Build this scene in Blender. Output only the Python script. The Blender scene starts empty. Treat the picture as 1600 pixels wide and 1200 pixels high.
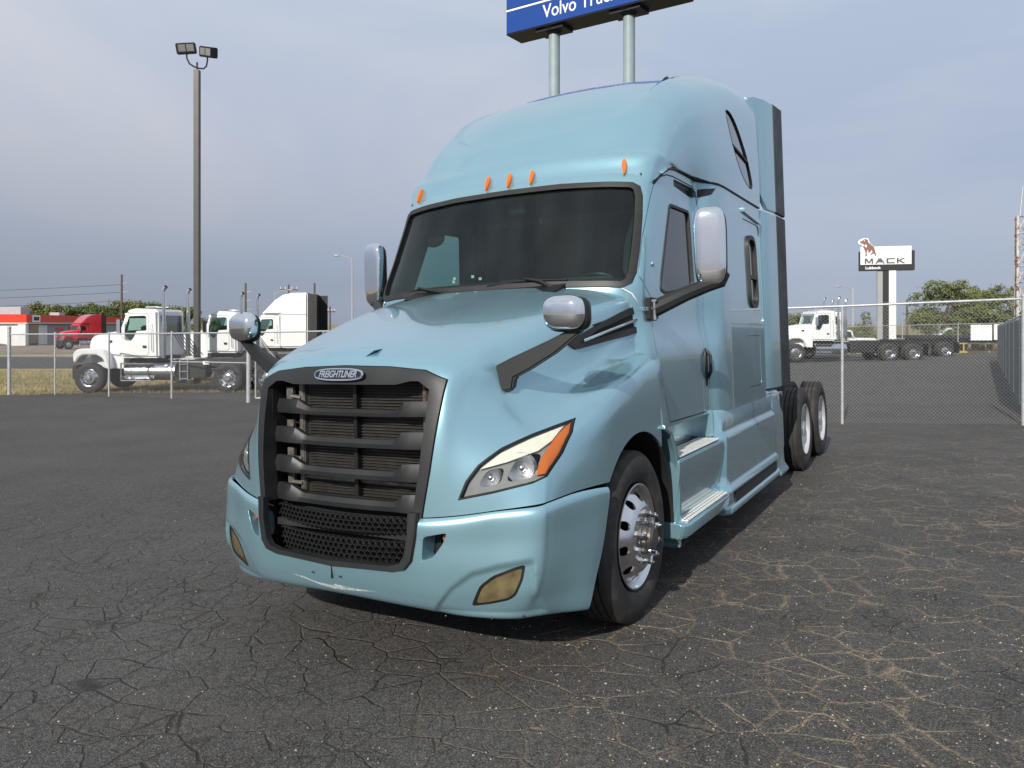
import bpy, bmesh, math, random
import numpy as np
from mathutils import Matrix, Vector
from mathutils.bvhtree import BVHTree
random.seed(7)
rad = math.radians
sc = bpy.context.scene
COL = sc.collection

# ------------------------------------------------------------------ camera
cd = bpy.data.cameras.new('camera'); cam = bpy.data.objects.new('camera', cd); COL.objects.link(cam)
cam.location = (0, 0, 1.80); cam.rotation_euler = (rad(90), 0, 0)
cd.sensor_width = 36; cd.lens = 36 * 1210 / 1600; cd.shift_y = -95 / 1600
cd.clip_start = .05; cd.clip_end = 3000
sc.camera = cam
sc.view_settings.view_transform = 'Standard'; sc.view_settings.look = 'None'
sc.view_settings.exposure = 0.32; sc.view_settings.gamma = 1.0; sc.view_settings.use_curve_mapping = False
sc.render.engine = 'CYCLES'
sc.cycles.max_bounces = 10; sc.cycles.transparent_max_bounces = 24

# ------------------------------------------------------------------ sky and sun
SUN_EL = 29.0
SUN_DIR = Vector((-0.422, -0.907, 0)).normalized()        # horizontal direction towards the sun (behind the camera, to its left)
toward = Vector((SUN_DIR.x * math.cos(rad(SUN_EL)), SUN_DIR.y * math.cos(rad(SUN_EL)), math.sin(rad(SUN_EL))))
wd = bpy.data.worlds.new('World'); sc.world = wd; wd.use_nodes = True
wt = wd.node_tree; wt.nodes.clear()
def WN(t, **k):
    n = wt.nodes.new(t)
    for a, b in k.items(): setattr(n, a, b)
    return n
wo = WN('ShaderNodeOutputWorld'); bgd = WN('ShaderNodeBackground')
sky = WN('ShaderNodeTexSky', sky_type='NISHITA', sun_disc=False)
sky.sun_elevation = rad(SUN_EL); sky.sun_rotation = math.atan2(SUN_DIR.x, SUN_DIR.y)
sky.altitude = 900; sky.air_density = 1.2; sky.dust_density = 1.5
# high thin cloud deck: noise stretched along the horizon, mixed over the clear sky
tc = WN('ShaderNodeTexCoord'); mp = WN('ShaderNodeMapping'); mp.inputs['Scale'].default_value = (1.0, 1.0, 2.6)
mp.inputs['Location'].default_value = (.4, .1, .0)
n1 = WN('ShaderNodeTexNoise'); n1.inputs['Scale'].default_value = 1.7; n1.inputs['Detail'].default_value = 5; n1.inputs['Roughness'].default_value = .5
n1.inputs['Distortion'].default_value = .5
sep = WN('ShaderNodeSeparateXYZ')
el = WN('ShaderNodeValToRGB')              # cloud colour by elevation: dull blue-grey low, paler above
cr = el.color_ramp; cr.elements[0].position = 0.0; cr.elements[0].color = (3.2, 3.7, 4.7, 1)
cr.elements[1].position = 1.0; cr.elements[1].color = (6.2, 6.7, 7.3, 1)
for p, c in ((.05, (3.2, 3.7, 4.8)), (.12, (3.9, 4.35, 5.4)), (.24, (4.8, 5.2, 6.15)), (.42, (5.4, 6.05, 7.0))):
    e = cr.elements.new(p); e.color = (*c, 1)
vm = WN('ShaderNodeMix', data_type='RGBA', blend_type='MULTIPLY')
cr2 = WN('ShaderNodeValToRGB'); cr2.color_ramp.elements[0].position = .36; cr2.color_ramp.elements[0].color = (.84, .90, .98, 1)
cr2.color_ramp.elements[1].position = .66; cr2.color_ramp.elements[1].color = (1.16, 1.10, 1.05, 1)
mixs = WN('ShaderNodeMix', data_type='RGBA'); mixs.inputs['Factor'].default_value = .92
L = wt.links.new
L(tc.outputs['Generated'], mp.inputs['Vector']); L(mp.outputs[0], n1.inputs['Vector'])
L(tc.outputs['Generated'], sep.inputs[0]); L(sep.outputs['Z'], el.inputs['Fac'])
L(n1.outputs['Fac'], cr2.inputs['Fac'])
vm.inputs['Factor'].default_value = 1.0
# a darker rain bank low on the left of the view, clearing to the right
bank = WN('ShaderNodeMapRange', interpolation_type='SMOOTHSTEP'); bank.inputs['From Min'].default_value = -.75; bank.inputs['From Max'].default_value = .45; bank.inputs['To Min'].default_value = .76; bank.inputs['To Max'].default_value = 1.08
L(sep.outputs['X'], bank.inputs['Value'])
low = WN('ShaderNodeMapRange', interpolation_type='SMOOTHSTEP'); low.inputs['From Min'].default_value = .0; low.inputs['From Max'].default_value = .26; low.inputs['To Min'].default_value = 1; low.inputs['To Max'].default_value = 0
nz = WN('ShaderNodeMath', operation='MULTIPLY_ADD'); nz.inputs[1].default_value = -.16; L(n1.outputs['Fac'], nz.inputs[0]); L(sep.outputs['Z'], nz.inputs[2])
nz2 = WN('ShaderNodeMath', operation='ADD'); nz2.inputs[1].default_value = .08; L(nz.outputs[0], nz2.inputs[0]); L(nz2.outputs[0], low.inputs['Value'])
bmix = WN('ShaderNodeMix', data_type='FLOAT'); bmix.inputs['A'].default_value = 1.0; L(low.outputs[0], bmix.inputs['Factor']); L(bank.outputs[0], bmix.inputs['B'])
bcol = WN('ShaderNodeVectorMath', operation='SCALE')
L(el.outputs['Color'], bcol.inputs[0]); L(bmix.outputs['Result'], bcol.inputs['Scale']); L(bcol.outputs[0], vm.inputs['A']); L(cr2.outputs['Color'], vm.inputs['B'])
L(sky.outputs[0], mixs.inputs['A']); L(vm.outputs['Result'], mixs.inputs['B'])
L(mixs.outputs['Result'], bgd.inputs['Color']); bgd.inputs['Strength'].default_value = .086
L(bgd.outputs[0], wo.inputs['Surface'])

sd = bpy.data.lights.new('sun', 'SUN'); sun = bpy.data.objects.new('sun', sd); COL.objects.link(sun)
sd.energy = 4.0; sd.angle = rad(.55); sd.color = (1.0, .95, .87)
sun.rotation_euler = toward.to_track_quat('Z', 'Y').to_euler()
sun.location = toward * 60

# ------------------------------------------------------------------ materials
def mat(name, col=(.5, .5, .5), rough=.5, metal=0.0, coat=0.0, spec=.5, noise=0.0, nscale=8.0, bump=0.0, bscale=40.0,
        emis=None, trans=0.0, ior=1.45, dirt=None, dscale=3.0, dlo=.55, dhi=.75, stretch=None, rnoise=0.0):
    m = bpy.data.materials.new(name); m.use_nodes = True
    nt = m.node_tree; b = nt.nodes['Principled BSDF']
    b.inputs['Base Color'].default_value = (*col, 1); b.inputs['Roughness'].default_value = rough
    b.inputs['Metallic'].default_value = metal; b.inputs['Coat Weight'].default_value = coat; b.inputs['Coat Roughness'].default_value = .04
    b.inputs['Specular IOR Level'].default_value = spec
    b.inputs['Transmission Weight'].default_value = trans; b.inputs['IOR'].default_value = ior
    if emis: b.inputs['Emission Color'].default_value = (*emis[0], 1); b.inputs['Emission Strength'].default_value = emis[1]
    tcn = nt.nodes.new('ShaderNodeTexCoord'); vec = tcn.outputs['Object']
    if stretch:
        mpn = nt.nodes.new('ShaderNodeMapping'); mpn.inputs['Scale'].default_value = stretch
        nt.links.new(vec, mpn.inputs['Vector']); vec = mpn.outputs[0]
    out = None
    if noise > 0:
        n = nt.nodes.new('ShaderNodeTexNoise'); n.inputs['Scale'].default_value = nscale; n.inputs['Detail'].default_value = 6
        nt.links.new(vec, n.inputs['Vector'])
        mr = nt.nodes.new('ShaderNodeMapRange'); mr.inputs['From Min'].default_value = .3; mr.inputs['From Max'].default_value = .7
        mr.inputs['To Min'].default_value = 1 - noise; mr.inputs['To Max'].default_value = 1 + noise
        nt.links.new(n.outputs['Fac'], mr.inputs['Value'])
        mx = nt.nodes.new('ShaderNodeMix'); mx.data_type = 'RGBA'; mx.blend_type = 'MULTIPLY'; mx.inputs['Factor'].default_value = 1
        mx.inputs['A'].default_value = (*col, 1); nt.links.new(mr.outputs[0], mx.inputs['B'])
        out = mx.outputs['Result']
    if dirt:
        n = nt.nodes.new('ShaderNodeTexNoise'); n.inputs['Scale'].default_value = dscale; n.inputs['Detail'].default_value = 8; n.inputs['Roughness'].default_value = .65
        nt.links.new(vec, n.inputs['Vector'])
        mr = nt.nodes.new('ShaderNodeMapRange'); mr.inputs['From Min'].default_value = dlo; mr.inputs['From Max'].default_value = dhi
        nt.links.new(n.outputs['Fac'], mr.inputs['Value'])
        mx = nt.nodes.new('ShaderNodeMix'); mx.data_type = 'RGBA'
        nt.links.new(mr.outputs[0], mx.inputs['Factor'])
        if out: nt.links.new(out, mx.inputs['A'])
        else: mx.inputs['A'].default_value = (*col, 1)
        mx.inputs['B'].default_value = (*dirt, 1); out = mx.outputs['Result']
    if out: nt.links.new(out, b.inputs['Base Color'])
    if rnoise > 0:
        n = nt.nodes.new('ShaderNodeTexNoise'); n.inputs['Scale'].default_value = nscale * .7; n.inputs['Detail'].default_value = 5
        nt.links.new(vec, n.inputs['Vector'])
        mr = nt.nodes.new('ShaderNodeMapRange'); mr.inputs['From Min'].default_value = .3; mr.inputs['From Max'].default_value = .7
        mr.inputs['To Min'].default_value = max(0, rough - rnoise); mr.inputs['To Max'].default_value = rough + rnoise
        nt.links.new(n.outputs['Fac'], mr.inputs['Value']); nt.links.new(mr.outputs[0], b.inputs['Roughness'])
    if bump > 0:
        n = nt.nodes.new('ShaderNodeTexNoise'); n.inputs['Scale'].default_value = bscale; n.inputs['Detail'].default_value = 3
        nt.links.new(vec, n.inputs['Vector'])
        bn = nt.nodes.new('ShaderNodeBump'); bn.inputs['Strength'].default_value = bump; bn.inputs['Distance'].default_value = .01
        nt.links.new(n.outputs['Fac'], bn.inputs['Height']); nt.links.new(bn.outputs[0], b.inputs['Normal'])
    return m

M = {}
M['paint'] = mat('ice_blue_paint', (.275, .47, .545), .26, .66, coat=1.0, dirt=(.25, .37, .41), dscale=2.6, dlo=.58, dhi=.95)
M['plastic'] = mat('dark_grey_plastic', (.0155, .0165, .0175), .5, noise=.15, nscale=6, bump=.05, bscale=300, rnoise=.08)
M['black'] = mat('black_plastic', (.012, .012, .013), .38, noise=.2, nscale=5, rnoise=.1)
M['cavity'] = mat('engine_bay_black', (.006, .006, .006), .8)
M['rubber'] = mat('tyre_rubber', (.028, .027, .026), .78, noise=.2, nscale=7, dirt=(.075, .068, .06), dscale=9, dlo=.5, dhi=.8, bump=.15, bscale=90)
M['seal'] = mat('rubber_seal', (.02, .019, .018), .5, noise=.2, nscale=9)
M['chrome'] = mat('chrome', (.82, .83, .85), .06, 1.0, rnoise=.03, nscale=5)
M['alu'] = mat('polished_aluminium', (.66, .67, .69), .2, 1.0, noise=.08, nscale=9, rnoise=.08)
M['alutread'] = mat('tread_plate_aluminium', (.70, .70, .68), .42, .25, noise=.12, nscale=20)
M['steel'] = mat('dull_steel', (.25, .24, .22), .5, .8, noise=.3, nscale=14, dirt=(.12, .07, .04), dscale=12, dlo=.5, dhi=.7)
M['hubsteel'] = mat('greasy_hub', (.10, .095, .09), .4, .6, noise=.3, nscale=14)
M['frame'] = mat('chassis_black', (.018, .018, .018), .6, noise=.4, nscale=9)
M['rim'] = mat('white_rim', (.60, .60, .60), .3, .5, noise=.08, nscale=8, dirt=(.3, .29, .27), dscale=9, dlo=.6, dhi=.85)
M['fins'] = mat('radiator_fins', (.062, .060, .057), .5, .6, noise=.35, nscale=24, dirt=(.06, .045, .03), dscale=16, dlo=.4, dhi=.7)
M['orange'] = mat('amber_marker', (.62, .14, .008), .15, 0, coat=.6, noise=.06, nscale=40)
M['amberlens'] = mat('amber_reflector', (.62, .15, .012), .3, 0, coat=.3, bump=.3, bscale=60)
M['reflector'] = mat('lamp_reflector', (.85, .86, .87), .22, 1.0, noise=.1, nscale=30)
M['bezel'] = mat('lamp_bezel', (.27, .28, .285), .3, .1, noise=.1, nscale=20)
M['drl'] = mat('lamp_white_strip', (.80, .79, .70), .35, 0, noise=.04, nscale=30)
M['foglens'] = mat('yellowed_fog_lens', (.17, .135, .065), .16, .35, coat=.8, noise=.35, nscale=16, bump=.1, bscale=50)
M['interior'] = mat('cab_interior_grey', (.035, .038, .04), .8, noise=.2, nscale=8)
M['interior2'] = mat('cab_trim_light', (.30, .32, .32), .8, noise=.15, nscale=8)
M['white'] = mat('white_paint', (.74, .75, .74), .28, 0, coat=.5, noise=.03, nscale=2, dirt=(.5, .49, .46), dscale=3, dlo=.62, dhi=.95)
M['galv'] = mat('galvanised_steel', (.40, .41, .42), .45, .35, noise=.15, nscale=12)
M['signblue'] = mat('sign_blue', (.008, .050, .25), .35, noise=.03, nscale=1)
M['signwhite'] = mat('sign_white', (.78, .78, .76), .5, noise=.03)
M['signdark'] = mat('sign_dark', (.014, .014, .018), .5, noise=.1)
M['polegrey'] = mat('painted_pole_grey', (.25, .31, .32), .5, noise=.08, nscale=3)
M['polebrown'] = mat('bronze_pole', (.062, .058, .052), .45, .2, noise=.1, nscale=3)
M['wood'] = mat('weathered_wood', (.10, .075, .055), .85, noise=.3, nscale=12)
M['red'] = mat('red_panel', (.62, .035, .012), .45, noise=.05, nscale=1)
M['redpaint'] = mat('red_truck_paint', (.45, .012, .02), .25, 0, coat=.8)
M['wallwhite'] = mat('white_wall', (.68, .68, .66), .8, noise=.05, nscale=1)
M['wallgrey'] = mat('grey_wall', (.30, .30, .30), .8, noise=.05, nscale=1)
M['yellow'] = mat('yellow_paint', (.50, .34, .06), .5, noise=.1)
M['rust'] = mat('rusty_white_steel', (.50, .48, .45), .7, noise=.15, nscale=10, dirt=(.16, .06, .04), dscale=4.5, dlo=.50, dhi=.60, bump=.1)
M['slatgreen'] = mat('dark_fence_slat', (.10, .12, .12), .6, noise=.2, nscale=6)
M['bark'] = mat('bark', (.09, .065, .045), .9, noise=.3, nscale=14, bump=.4, bscale=30)
M['leaf'] = mat('leaf_green', (.10, .13, .042), .6, noise=.45, nscale=1.3)
M['leaf2'] = mat('leaf_olive', (.14, .155, .05), .6, noise=.4, nscale=1.1)
M['pine'] = mat('pine_green', (.135, .155, .055), .7, noise=.4, nscale=1.5)

def glass(name, tint, refl=.5, rough=.0, film=0):
    """tinted pane: see-through with a mirror-like surface"""
    m = bpy.data.materials.new(name); m.use_nodes = True; nt = m.node_tree; nt.nodes.clear()
    o = nt.nodes.new('ShaderNodeOutputMaterial'); mx = nt.nodes.new('ShaderNodeMixShader')
    t = nt.nodes.new('ShaderNodeBsdfTransparent'); t.inputs[0].default_value = (*tint, 1)
    g = nt.nodes.new('ShaderNodeBsdfGlossy'); g.inputs['Roughness'].default_value = rough
    f = nt.nodes.new('ShaderNodeFresnel'); f.inputs['IOR'].default_value = 1.5
    mm = nt.nodes.new('ShaderNodeMath'); mm.operation = 'MULTIPLY'; mm.inputs[1].default_value = refl
    gm = nt.nodes.new('ShaderNodeNewGeometry'); inv = nt.nodes.new('ShaderNodeMath'); inv.operation = 'SUBTRACT'; inv.inputs[0].default_value = 1
    m2 = nt.nodes.new('ShaderNodeMath'); m2.operation = 'MULTIPLY'
    nt.links.new(gm.outputs['Backfacing'], inv.inputs[1]); nt.links.new(mm.outputs[0], m2.inputs[0]); nt.links.new(inv.outputs[0], m2.inputs[1])
    nt.links.new(f.outputs[0], mm.inputs[0]); nt.links.new(m2.outputs[0], mx.inputs[0])
    src_ = t.outputs[0]
    if film:
        tc_ = nt.nodes.new('ShaderNodeTexCoord'); mp_ = nt.nodes.new('ShaderNodeMapping'); mp_.inputs['Scale'].default_value = (3.5, 1, .9); nt.links.new(tc_.outputs['Object'], mp_.inputs['Vector'])
        nz_ = nt.nodes.new('ShaderNodeTexNoise'); nz_.inputs['Scale'].default_value = 1.6; nz_.inputs['Detail'].default_value = 6; nt.links.new(mp_.outputs[0], nz_.inputs['Vector'])
        r_ = nt.nodes.new('ShaderNodeMapRange'); r_.inputs['From Min'].default_value = .38; r_.inputs['From Max'].default_value = .75; r_.inputs['To Min'].default_value = film * .25; r_.inputs['To Max'].default_value = film; nt.links.new(nz_.outputs['Fac'], r_.inputs['Value'])
        d_ = nt.nodes.new('ShaderNodeBsdfDiffuse'); d_.inputs[0].default_value = (.45, .50, .52, 1); m3 = nt.nodes.new('ShaderNodeMixShader')
        nt.links.new(r_.outputs[0], m3.inputs[0]); nt.links.new(t.outputs[0], m3.inputs[1]); nt.links.new(d_.outputs[0], m3.inputs[2]); src_ = m3.outputs[0]
    nt.links.new(src_, mx.inputs[1]); nt.links.new(g.outputs[0], mx.inputs[2]); nt.links.new(mx.outputs[0], o.inputs[0])
    return m
M['windscreen'] = glass('windscreen_glass', (.66, .80, .77), 1.0, film=.016)
M['sideglass'] = glass('side_glass', (.62, .74, .71), 1.5)
M['darkglass'] = mat('dark_glass', (.012, .015, .016), .04, 0, coat=1)
M['farglass'] = mat('far_window_glass', (.045, .075, .07), .05, 0, coat=1)
M['lens'] = glass('clear_lens', (.93, .93, .92), 1.0)

# ------------------------------------------------------------------ object helpers
def link(o, parent=None):
    COL.objects.link(o)
    if parent is not None: o.parent = parent
    return o
def thing(name, label, cat, loc=(0, 0, 0), rz=0, group=None, kind=None):
    o = bpy.data.objects.new(name, None); o.empty_display_size = .2; link(o)
    o.location = loc; o.rotation_euler = (0, 0, rz); tag(o, label, cat, group, kind); return o
def tag(o, label=None, cat=None, group=None, kind=None):
    if label: o['label'] = label
    if cat: o['category'] = cat
    if group: o['group'] = group
    if kind: o['kind'] = kind
    return o
def raw_mesh(verts, faces, m=None, smooth=True, angle=35):
    me = bpy.data.meshes.new('mesh'); me.from_pydata([tuple(map(float, v)) for v in verts], [], faces)
    me.validate(); me.update()
    if m is not None: me.materials.append(m)
    fix(me, smooth, angle); return me
def fix(me, smooth=True, angle=35):
    me.polygons.foreach_set('use_smooth', [smooth] * len(me.polygons))
    if smooth: me.set_sharp_from_angle(angle=rad(angle))
    me.update()
def obj(name, me, parent=None):
    me.name = name
    return link(bpy.data.objects.new(name, me), parent)

class MB:
    """collects primitive shapes into one mesh"""
    def __init__(s): s.v = []; s.f = []
    def add(s, vs, fs):
        n = len(s.v); s.v += [tuple(map(float, v)) for v in vs]; s.f += [[i + n for i in f] for f in fs]; return s
    def box(s, a, b, rot=None, piv=None):
        (x0, y0, z0), (x1, y1, z1) = a, b
        vs = [(x0, y0, z0), (x1, y0, z0), (x1, y1, z0), (x0, y1, z0), (x0, y0, z1), (x1, y0, z1), (x1, y1, z1), (x0, y1, z1)]
        if rot is not None:
            p = Vector(piv if piv else ((x0 + x1) / 2, (y0 + y1) / 2, (z0 + z1) / 2))
            vs = [tuple(rot @ (Vector(v) - p) + p) for v in vs]
        return s.add(vs, [[0, 3, 2, 1], [4, 5, 6, 7], [0, 1, 5, 4], [1, 2, 6, 5], [2, 3, 7, 6], [3, 0, 4, 7]])
    def tube(s, pts, r, n=8, cap=True):
        pts = [Vector(p) for p in pts]; rs = r if isinstance(r, (list, tuple)) else [r] * len(pts)
        N = len(pts); up = None; rings = []
        for i, p in enumerate(pts):
            t = (pts[min(i + 1, N - 1)] - pts[max(i - 1, 0)]).normalized()
            if up is None: up = Vector((0, 0, 1)) if abs(t.z) < .9 else Vector((1, 0, 0))
            a = t.cross(up)
            if a.length < 1e-6: a = t.orthogonal()
            a.normalize(); b = a.cross(t); up = b
            rings.append([p + (a * math.cos(k * 2 * math.pi / n) + b * math.sin(k * 2 * math.pi / n)) * rs[i] for k in range(n)])
        vs = [v for ring in rings for v in ring]; fs = []
        for i in range(N - 1):
            for k in range(n): fs.append([i * n + k, i * n + (k + 1) % n, (i + 1) * n + (k + 1) % n, (i + 1) * n + k])
        if cap: fs.append(list(range(n))[::-1]); fs.append([(N - 1) * n + k for k in range(n)])
        return s.add(vs, fs)
    def lathe(s, prof, n=48, axis='x', c=(0, 0, 0), close=False):
        """prof = (axial, radius) pairs"""
        vs = []; P = len(prof)
        for k in range(n):
            a = 2 * math.pi * k / n; ca, sa = math.cos(a), math.sin(a)
            for h, r in prof:
                if axis == 'x': vs.append((c[0] + h, c[1] + r * ca, c[2] + r * sa))
                elif axis == 'y': vs.append((c[0] + r * ca, c[1] + h, c[2] + r * sa))
                else: vs.append((c[0] + r * ca, c[1] + r * sa, c[2] + h))
        fs = []
        for k in range(n):
            k2 = (k + 1) % n
            for i in range(P if close else P - 1):
                j = (i + 1) % P; fs.append([k * P + i, k2 * P + i, k2 * P + j, k * P + j])
        return s.add(vs, fs)
    def prism(s, poly, lo, hi, axis='x'):
        """2-D outline extruded along an axis; poly in (y,z), (x,z) or (x,y)"""
        def p3(a, b, h): return (h, a, b) if axis == 'x' else ((a, h, b) if axis == 'y' else (a, b, h))
        n = len(poly); vs = [p3(a, b, lo) for a, b in poly] + [p3(a, b, hi) for a, b in poly]
        return s.add(vs, [list(range(n))[::-1], [n + i for i in range(n)]] + [[i, (i + 1) % n, n + (i + 1) % n, n + i] for i in range(n)])
    def ellipsoid(s, c, r, n=12, m=8, rot=None):
        vs = []; c = Vector(c)
        for i in range(m + 1):
            t = math.pi * i / m
            for k in range(n):
                a = 2 * math.pi * k / n
                p = Vector((r[0] * math.sin(t) * math.cos(a), r[1] * math.sin(t) * math.sin(a), r[2] * math.cos(t)))
                if rot is not None: p = rot @ p
                vs.append(c + p)
        fs = [[i * n + k, (i + 1) * n + k, (i + 1) * n + (k + 1) % n, i * n + (k + 1) % n] for i in range(m) for k in range(n)]
        return s.add(vs, fs)
    def build(s, name, m, parent=None, smooth=True, angle=35, bevel=0, bevseg=2, kind=None, label=None):
        me = raw_mesh(s.v, s.f, m, False)
        bm = bmesh.new(); bm.from_mesh(me)
        bmesh.ops.remove_doubles(bm, verts=bm.verts, dist=1e-5)
        bmesh.ops.recalc_face_normals(bm, faces=bm.faces)
        if bevel:
            es = [e for e in bm.edges if len(e.link_faces) == 2 and e.calc_face_angle(0) > rad(30)]
            bmesh.ops.bevel(bm, geom=es, offset=bevel, segments=bevseg, affect='EDGES', clamp_overlap=True)
        bm.to_mesh(me); bm.free(); fix(me, smooth, angle)
        o = obj(name, me, parent)
        if kind: o['kind'] = kind
        if label: o['label'] = label
        return o

def catmull(P, t, ts):
    """centripetal-knotted Catmull-Rom through P (k,3) at knots t, sampled at ts"""
    P = np.asarray(P, float); t = np.asarray(t, float)
    d = np.diff(P, axis=0) / np.diff(t)[:, None]; h = np.diff(t)
    m = np.empty_like(P)
    m[1:-1] = (d[:-1] * h[1:, None] + d[1:] * h[:-1, None]) / (h[:-1] + h[1:])[:, None]
    m[0] = 1.5 * d[0] - .5 * m[1]; m[-1] = 1.5 * d[-1] - .5 * m[-2]
    idx = np.clip(np.searchsorted(t, ts, side='right') - 1, 0, len(t) - 2)
    u = ((ts - t[idx]) / h[idx])[:, None]; hh = h[idx][:, None]
    return ((2 * u**3 - 3 * u**2 + 1) * P[idx] + (u**3 - 2 * u**2 + u) * hh * m[idx]
            + (-2 * u**3 + 3 * u**2) * P[idx + 1] + (u**3 - u**2) * hh * m[idx + 1])
def tensor(C, su, sv):
    """C[rows][cols][3] -> dense grid; su, sv = samples per span"""
    C = np.asarray(C, float); R, K = C.shape[:2]
    tu = np.concatenate([[0], np.cumsum(np.sqrt(np.linalg.norm(np.diff(C, axis=1), axis=2)).mean(0) + 1e-3)])
    tv = np.concatenate([[0], np.cumsum(np.sqrt(np.linalg.norm(np.diff(C, axis=0), axis=2)).mean(1) + 1e-3)])
    us = np.concatenate([np.linspace(tu[i], tu[i + 1], su, endpoint=False) for i in range(K - 1)] + [[tu[-1]]])
    vs = np.concatenate([np.linspace(tv[i], tv[i + 1], sv, endpoint=False) for i in range(R - 1)] + [[tv[-1]]])
    A = np.stack([catmull(C[r], tu, us) for r in range(R)])
    return np.stack([catmull(A[:, j], tv, vs) for j in range(A.shape[1])], axis=1)
def mirror_cols(C):
    """half control net whose first column lies on x=0 -> full net"""
    C = np.asarray(C, float); Lh = C[:, :0:-1].copy(); Lh[..., 0] *= -1
    return np.concatenate([Lh, C], axis=1)
def shell_from_grid(G, thick, m, flip=False):
    """grid of points -> closed thin shell (offset inwards)"""
    R, K = G.shape[:2]
    du = np.gradient(G, axis=1); dv = np.gradient(G, axis=0)
    n = np.cross(du, dv); n /= np.linalg.norm(n, axis=2, keepdims=True) + 1e-12
    if flip: n = -n
    top = G.reshape(-1, 3); bot = (G - n * thick).reshape(-1, 3); N = R * K
    f = []
    for r in range(R - 1):
        for k in range(K - 1):
            a, b, c, d = r * K + k, r * K + k + 1, (r + 1) * K + k + 1, (r + 1) * K + k
            f.append([a, b, c, d]); f.append([N + d, N + c, N + b, N + a])
    edge = [r * K for r in range(R)][::-1] + [k for k in range(1, K)] + [r * K + K - 1 for r in range(1, R)] + [(R - 1) * K + k for k in range(K - 2, 0, -1)]
    for i in range(len(edge)):
        a, b = edge[i], edge[(i + 1) % len(edge)]; f.append([b, a, N + a, N + b])
    me = raw_mesh(np.concatenate([top, bot]), f, m, False)
    bm = bmesh.new(); bm.from_mesh(me); bmesh.ops.recalc_face_normals(bm, faces=bm.faces)
    bm.to_mesh(me); bm.free(); return me
def boolean(me, ops):
    """ops = [(mesh, 'DIFFERENCE'|'INTERSECT')]; returns a new mesh"""
    o = bpy.data.objects.new('tmp', me); COL.objects.link(o); tmp = [o]
    for cm, op in ops:
        c = bpy.data.objects.new('tmp', cm); COL.objects.link(c); tmp.append(c)
        md = o.modifiers.new('b', 'BOOLEAN'); md.object = c; md.operation = op; md.solver = 'EXACT'
    dg = bpy.context.evaluated_depsgraph_get(); dg.update()
    r = bpy.data.meshes.new_from_object(o.evaluated_get(dg))
    mats = list(me.materials)
    for t in tmp: bpy.data.objects.remove(t)
    r.materials.clear()
    for q in mats: r.materials.append(q)
    r.polygons.foreach_set('material_index', [0] * len(r.polygons))
    return r
def mirrored(me):
    r = me.copy(); co = np.empty(len(r.vertices) * 3); r.vertices.foreach_get('co', co); co[::3] *= -1; r.vertices.foreach_set('co', co)
    r.flip_normals(); return r
def cmesh(mb):
    me = raw_mesh(mb.v, mb.f, None, False); bm = bmesh.new(); bm.from_mesh(me); bmesh.ops.remove_doubles(bm, verts=bm.verts, dist=1e-6)
    bmesh.ops.recalc_face_normals(bm, faces=bm.faces); bm.to_mesh(me); bm.free(); return me
def offset_poly(P, d):
    """move a closed 2-D outline outwards by d"""
    n = len(P); A = sum(P[i][0] * P[(i + 1) % n][1] - P[(i + 1) % n][0] * P[i][1] for i in range(n)); s = 1 if A > 0 else -1
    out = []
    for i in range(n):
        p0, p1, p2 = Vector(P[i - 1]), Vector(P[i]), Vector(P[(i + 1) % n])
        a = (p1 - p0).normalized(); b = (p2 - p1).normalized()
        na = Vector((a.y, -a.x)) * s; nb = Vector((b.y, -b.x)) * s
        m = (na + nb); m.normalize(); k = d / max(.35, m.dot(na)); out.append(tuple(p1 + m * k))
    return out
def rounded(P, r=.05, seg=4):
    """round the corners of a closed 2-D outline"""
    out = []; n = len(P)
    for i in range(n):
        p0, p1, p2 = Vector(P[i - 1]), Vector(P[i]), Vector(P[(i + 1) % n])
        ra = min(r, (p0 - p1).length * .45, (p2 - p1).length * .45)
        a = p1 + (p0 - p1).normalized() * ra; b = p1 + (p2 - p1).normalized() * ra
        for k in range(seg + 1):
            t = k / seg; out.append(tuple(a * (1 - t)**2 + p1 * 2 * t * (1 - t) + b * t * t))
    return out
def smooth_closed(P, per=5):
    n = len(P); Q = [P[(i - 2) % n] for i in range(n + 5)]; Q = np.array([(a, b, 0) for a, b in Q])
    t = np.concatenate([[0], np.cumsum(np.sqrt(np.linalg.norm(np.diff(Q, axis=0), axis=1)))])
    ts = np.concatenate([np.linspace(t[i + 2], t[i + 3], per, endpoint=False) for i in range(n)])
    return [tuple(p[:2]) for p in catmull(Q, t, ts)]
def copy_tree(o, parent=None, root=True):
    c = o.copy(); COL.objects.link(c); c.parent = parent
    for ch in list(o.children): copy_tree(ch, c, False)
    return c

# ------------------------------------------------------------------ lie of the ground (the lot falls gently to the left and away)
def zg(x, y):
    g = .0267 * (x + .26) - .0215 * (y - 5.19)
    return -.0078 + .6 * math.tanh(g / .6)

def make_text(name, body, size, m, parent, loc, rot=(0, 0, 0), ext=.002, sx=1, off=0, ax='CENTER', ay='CENTER', shear=0, space=1):
    """flat lettering turned into a mesh"""
    c = bpy.data.curves.new(name, 'FONT'); c.body = body; c.size = size; c.extrude = ext; c.offset = off; c.align_x = ax; c.align_y = ay; c.space_character = space; c.shear = shear
    t = bpy.data.objects.new(name, c); COL.objects.link(t); dg = bpy.context.evaluated_depsgraph_get(); dg.update()
    me = bpy.data.meshes.new_from_object(t.evaluated_get(dg)); bpy.data.objects.remove(t); me.materials.clear(); me.materials.append(m)
    o = obj(name, me, parent); o.location = loc; o.rotation_euler = rot; o.scale = (sx, 1, 1); return o
def bvh(me): return BVHTree.FromPolygons([v.co[:] for v in me.vertices], [p.vertices[:] for p in me.polygons])

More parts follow.
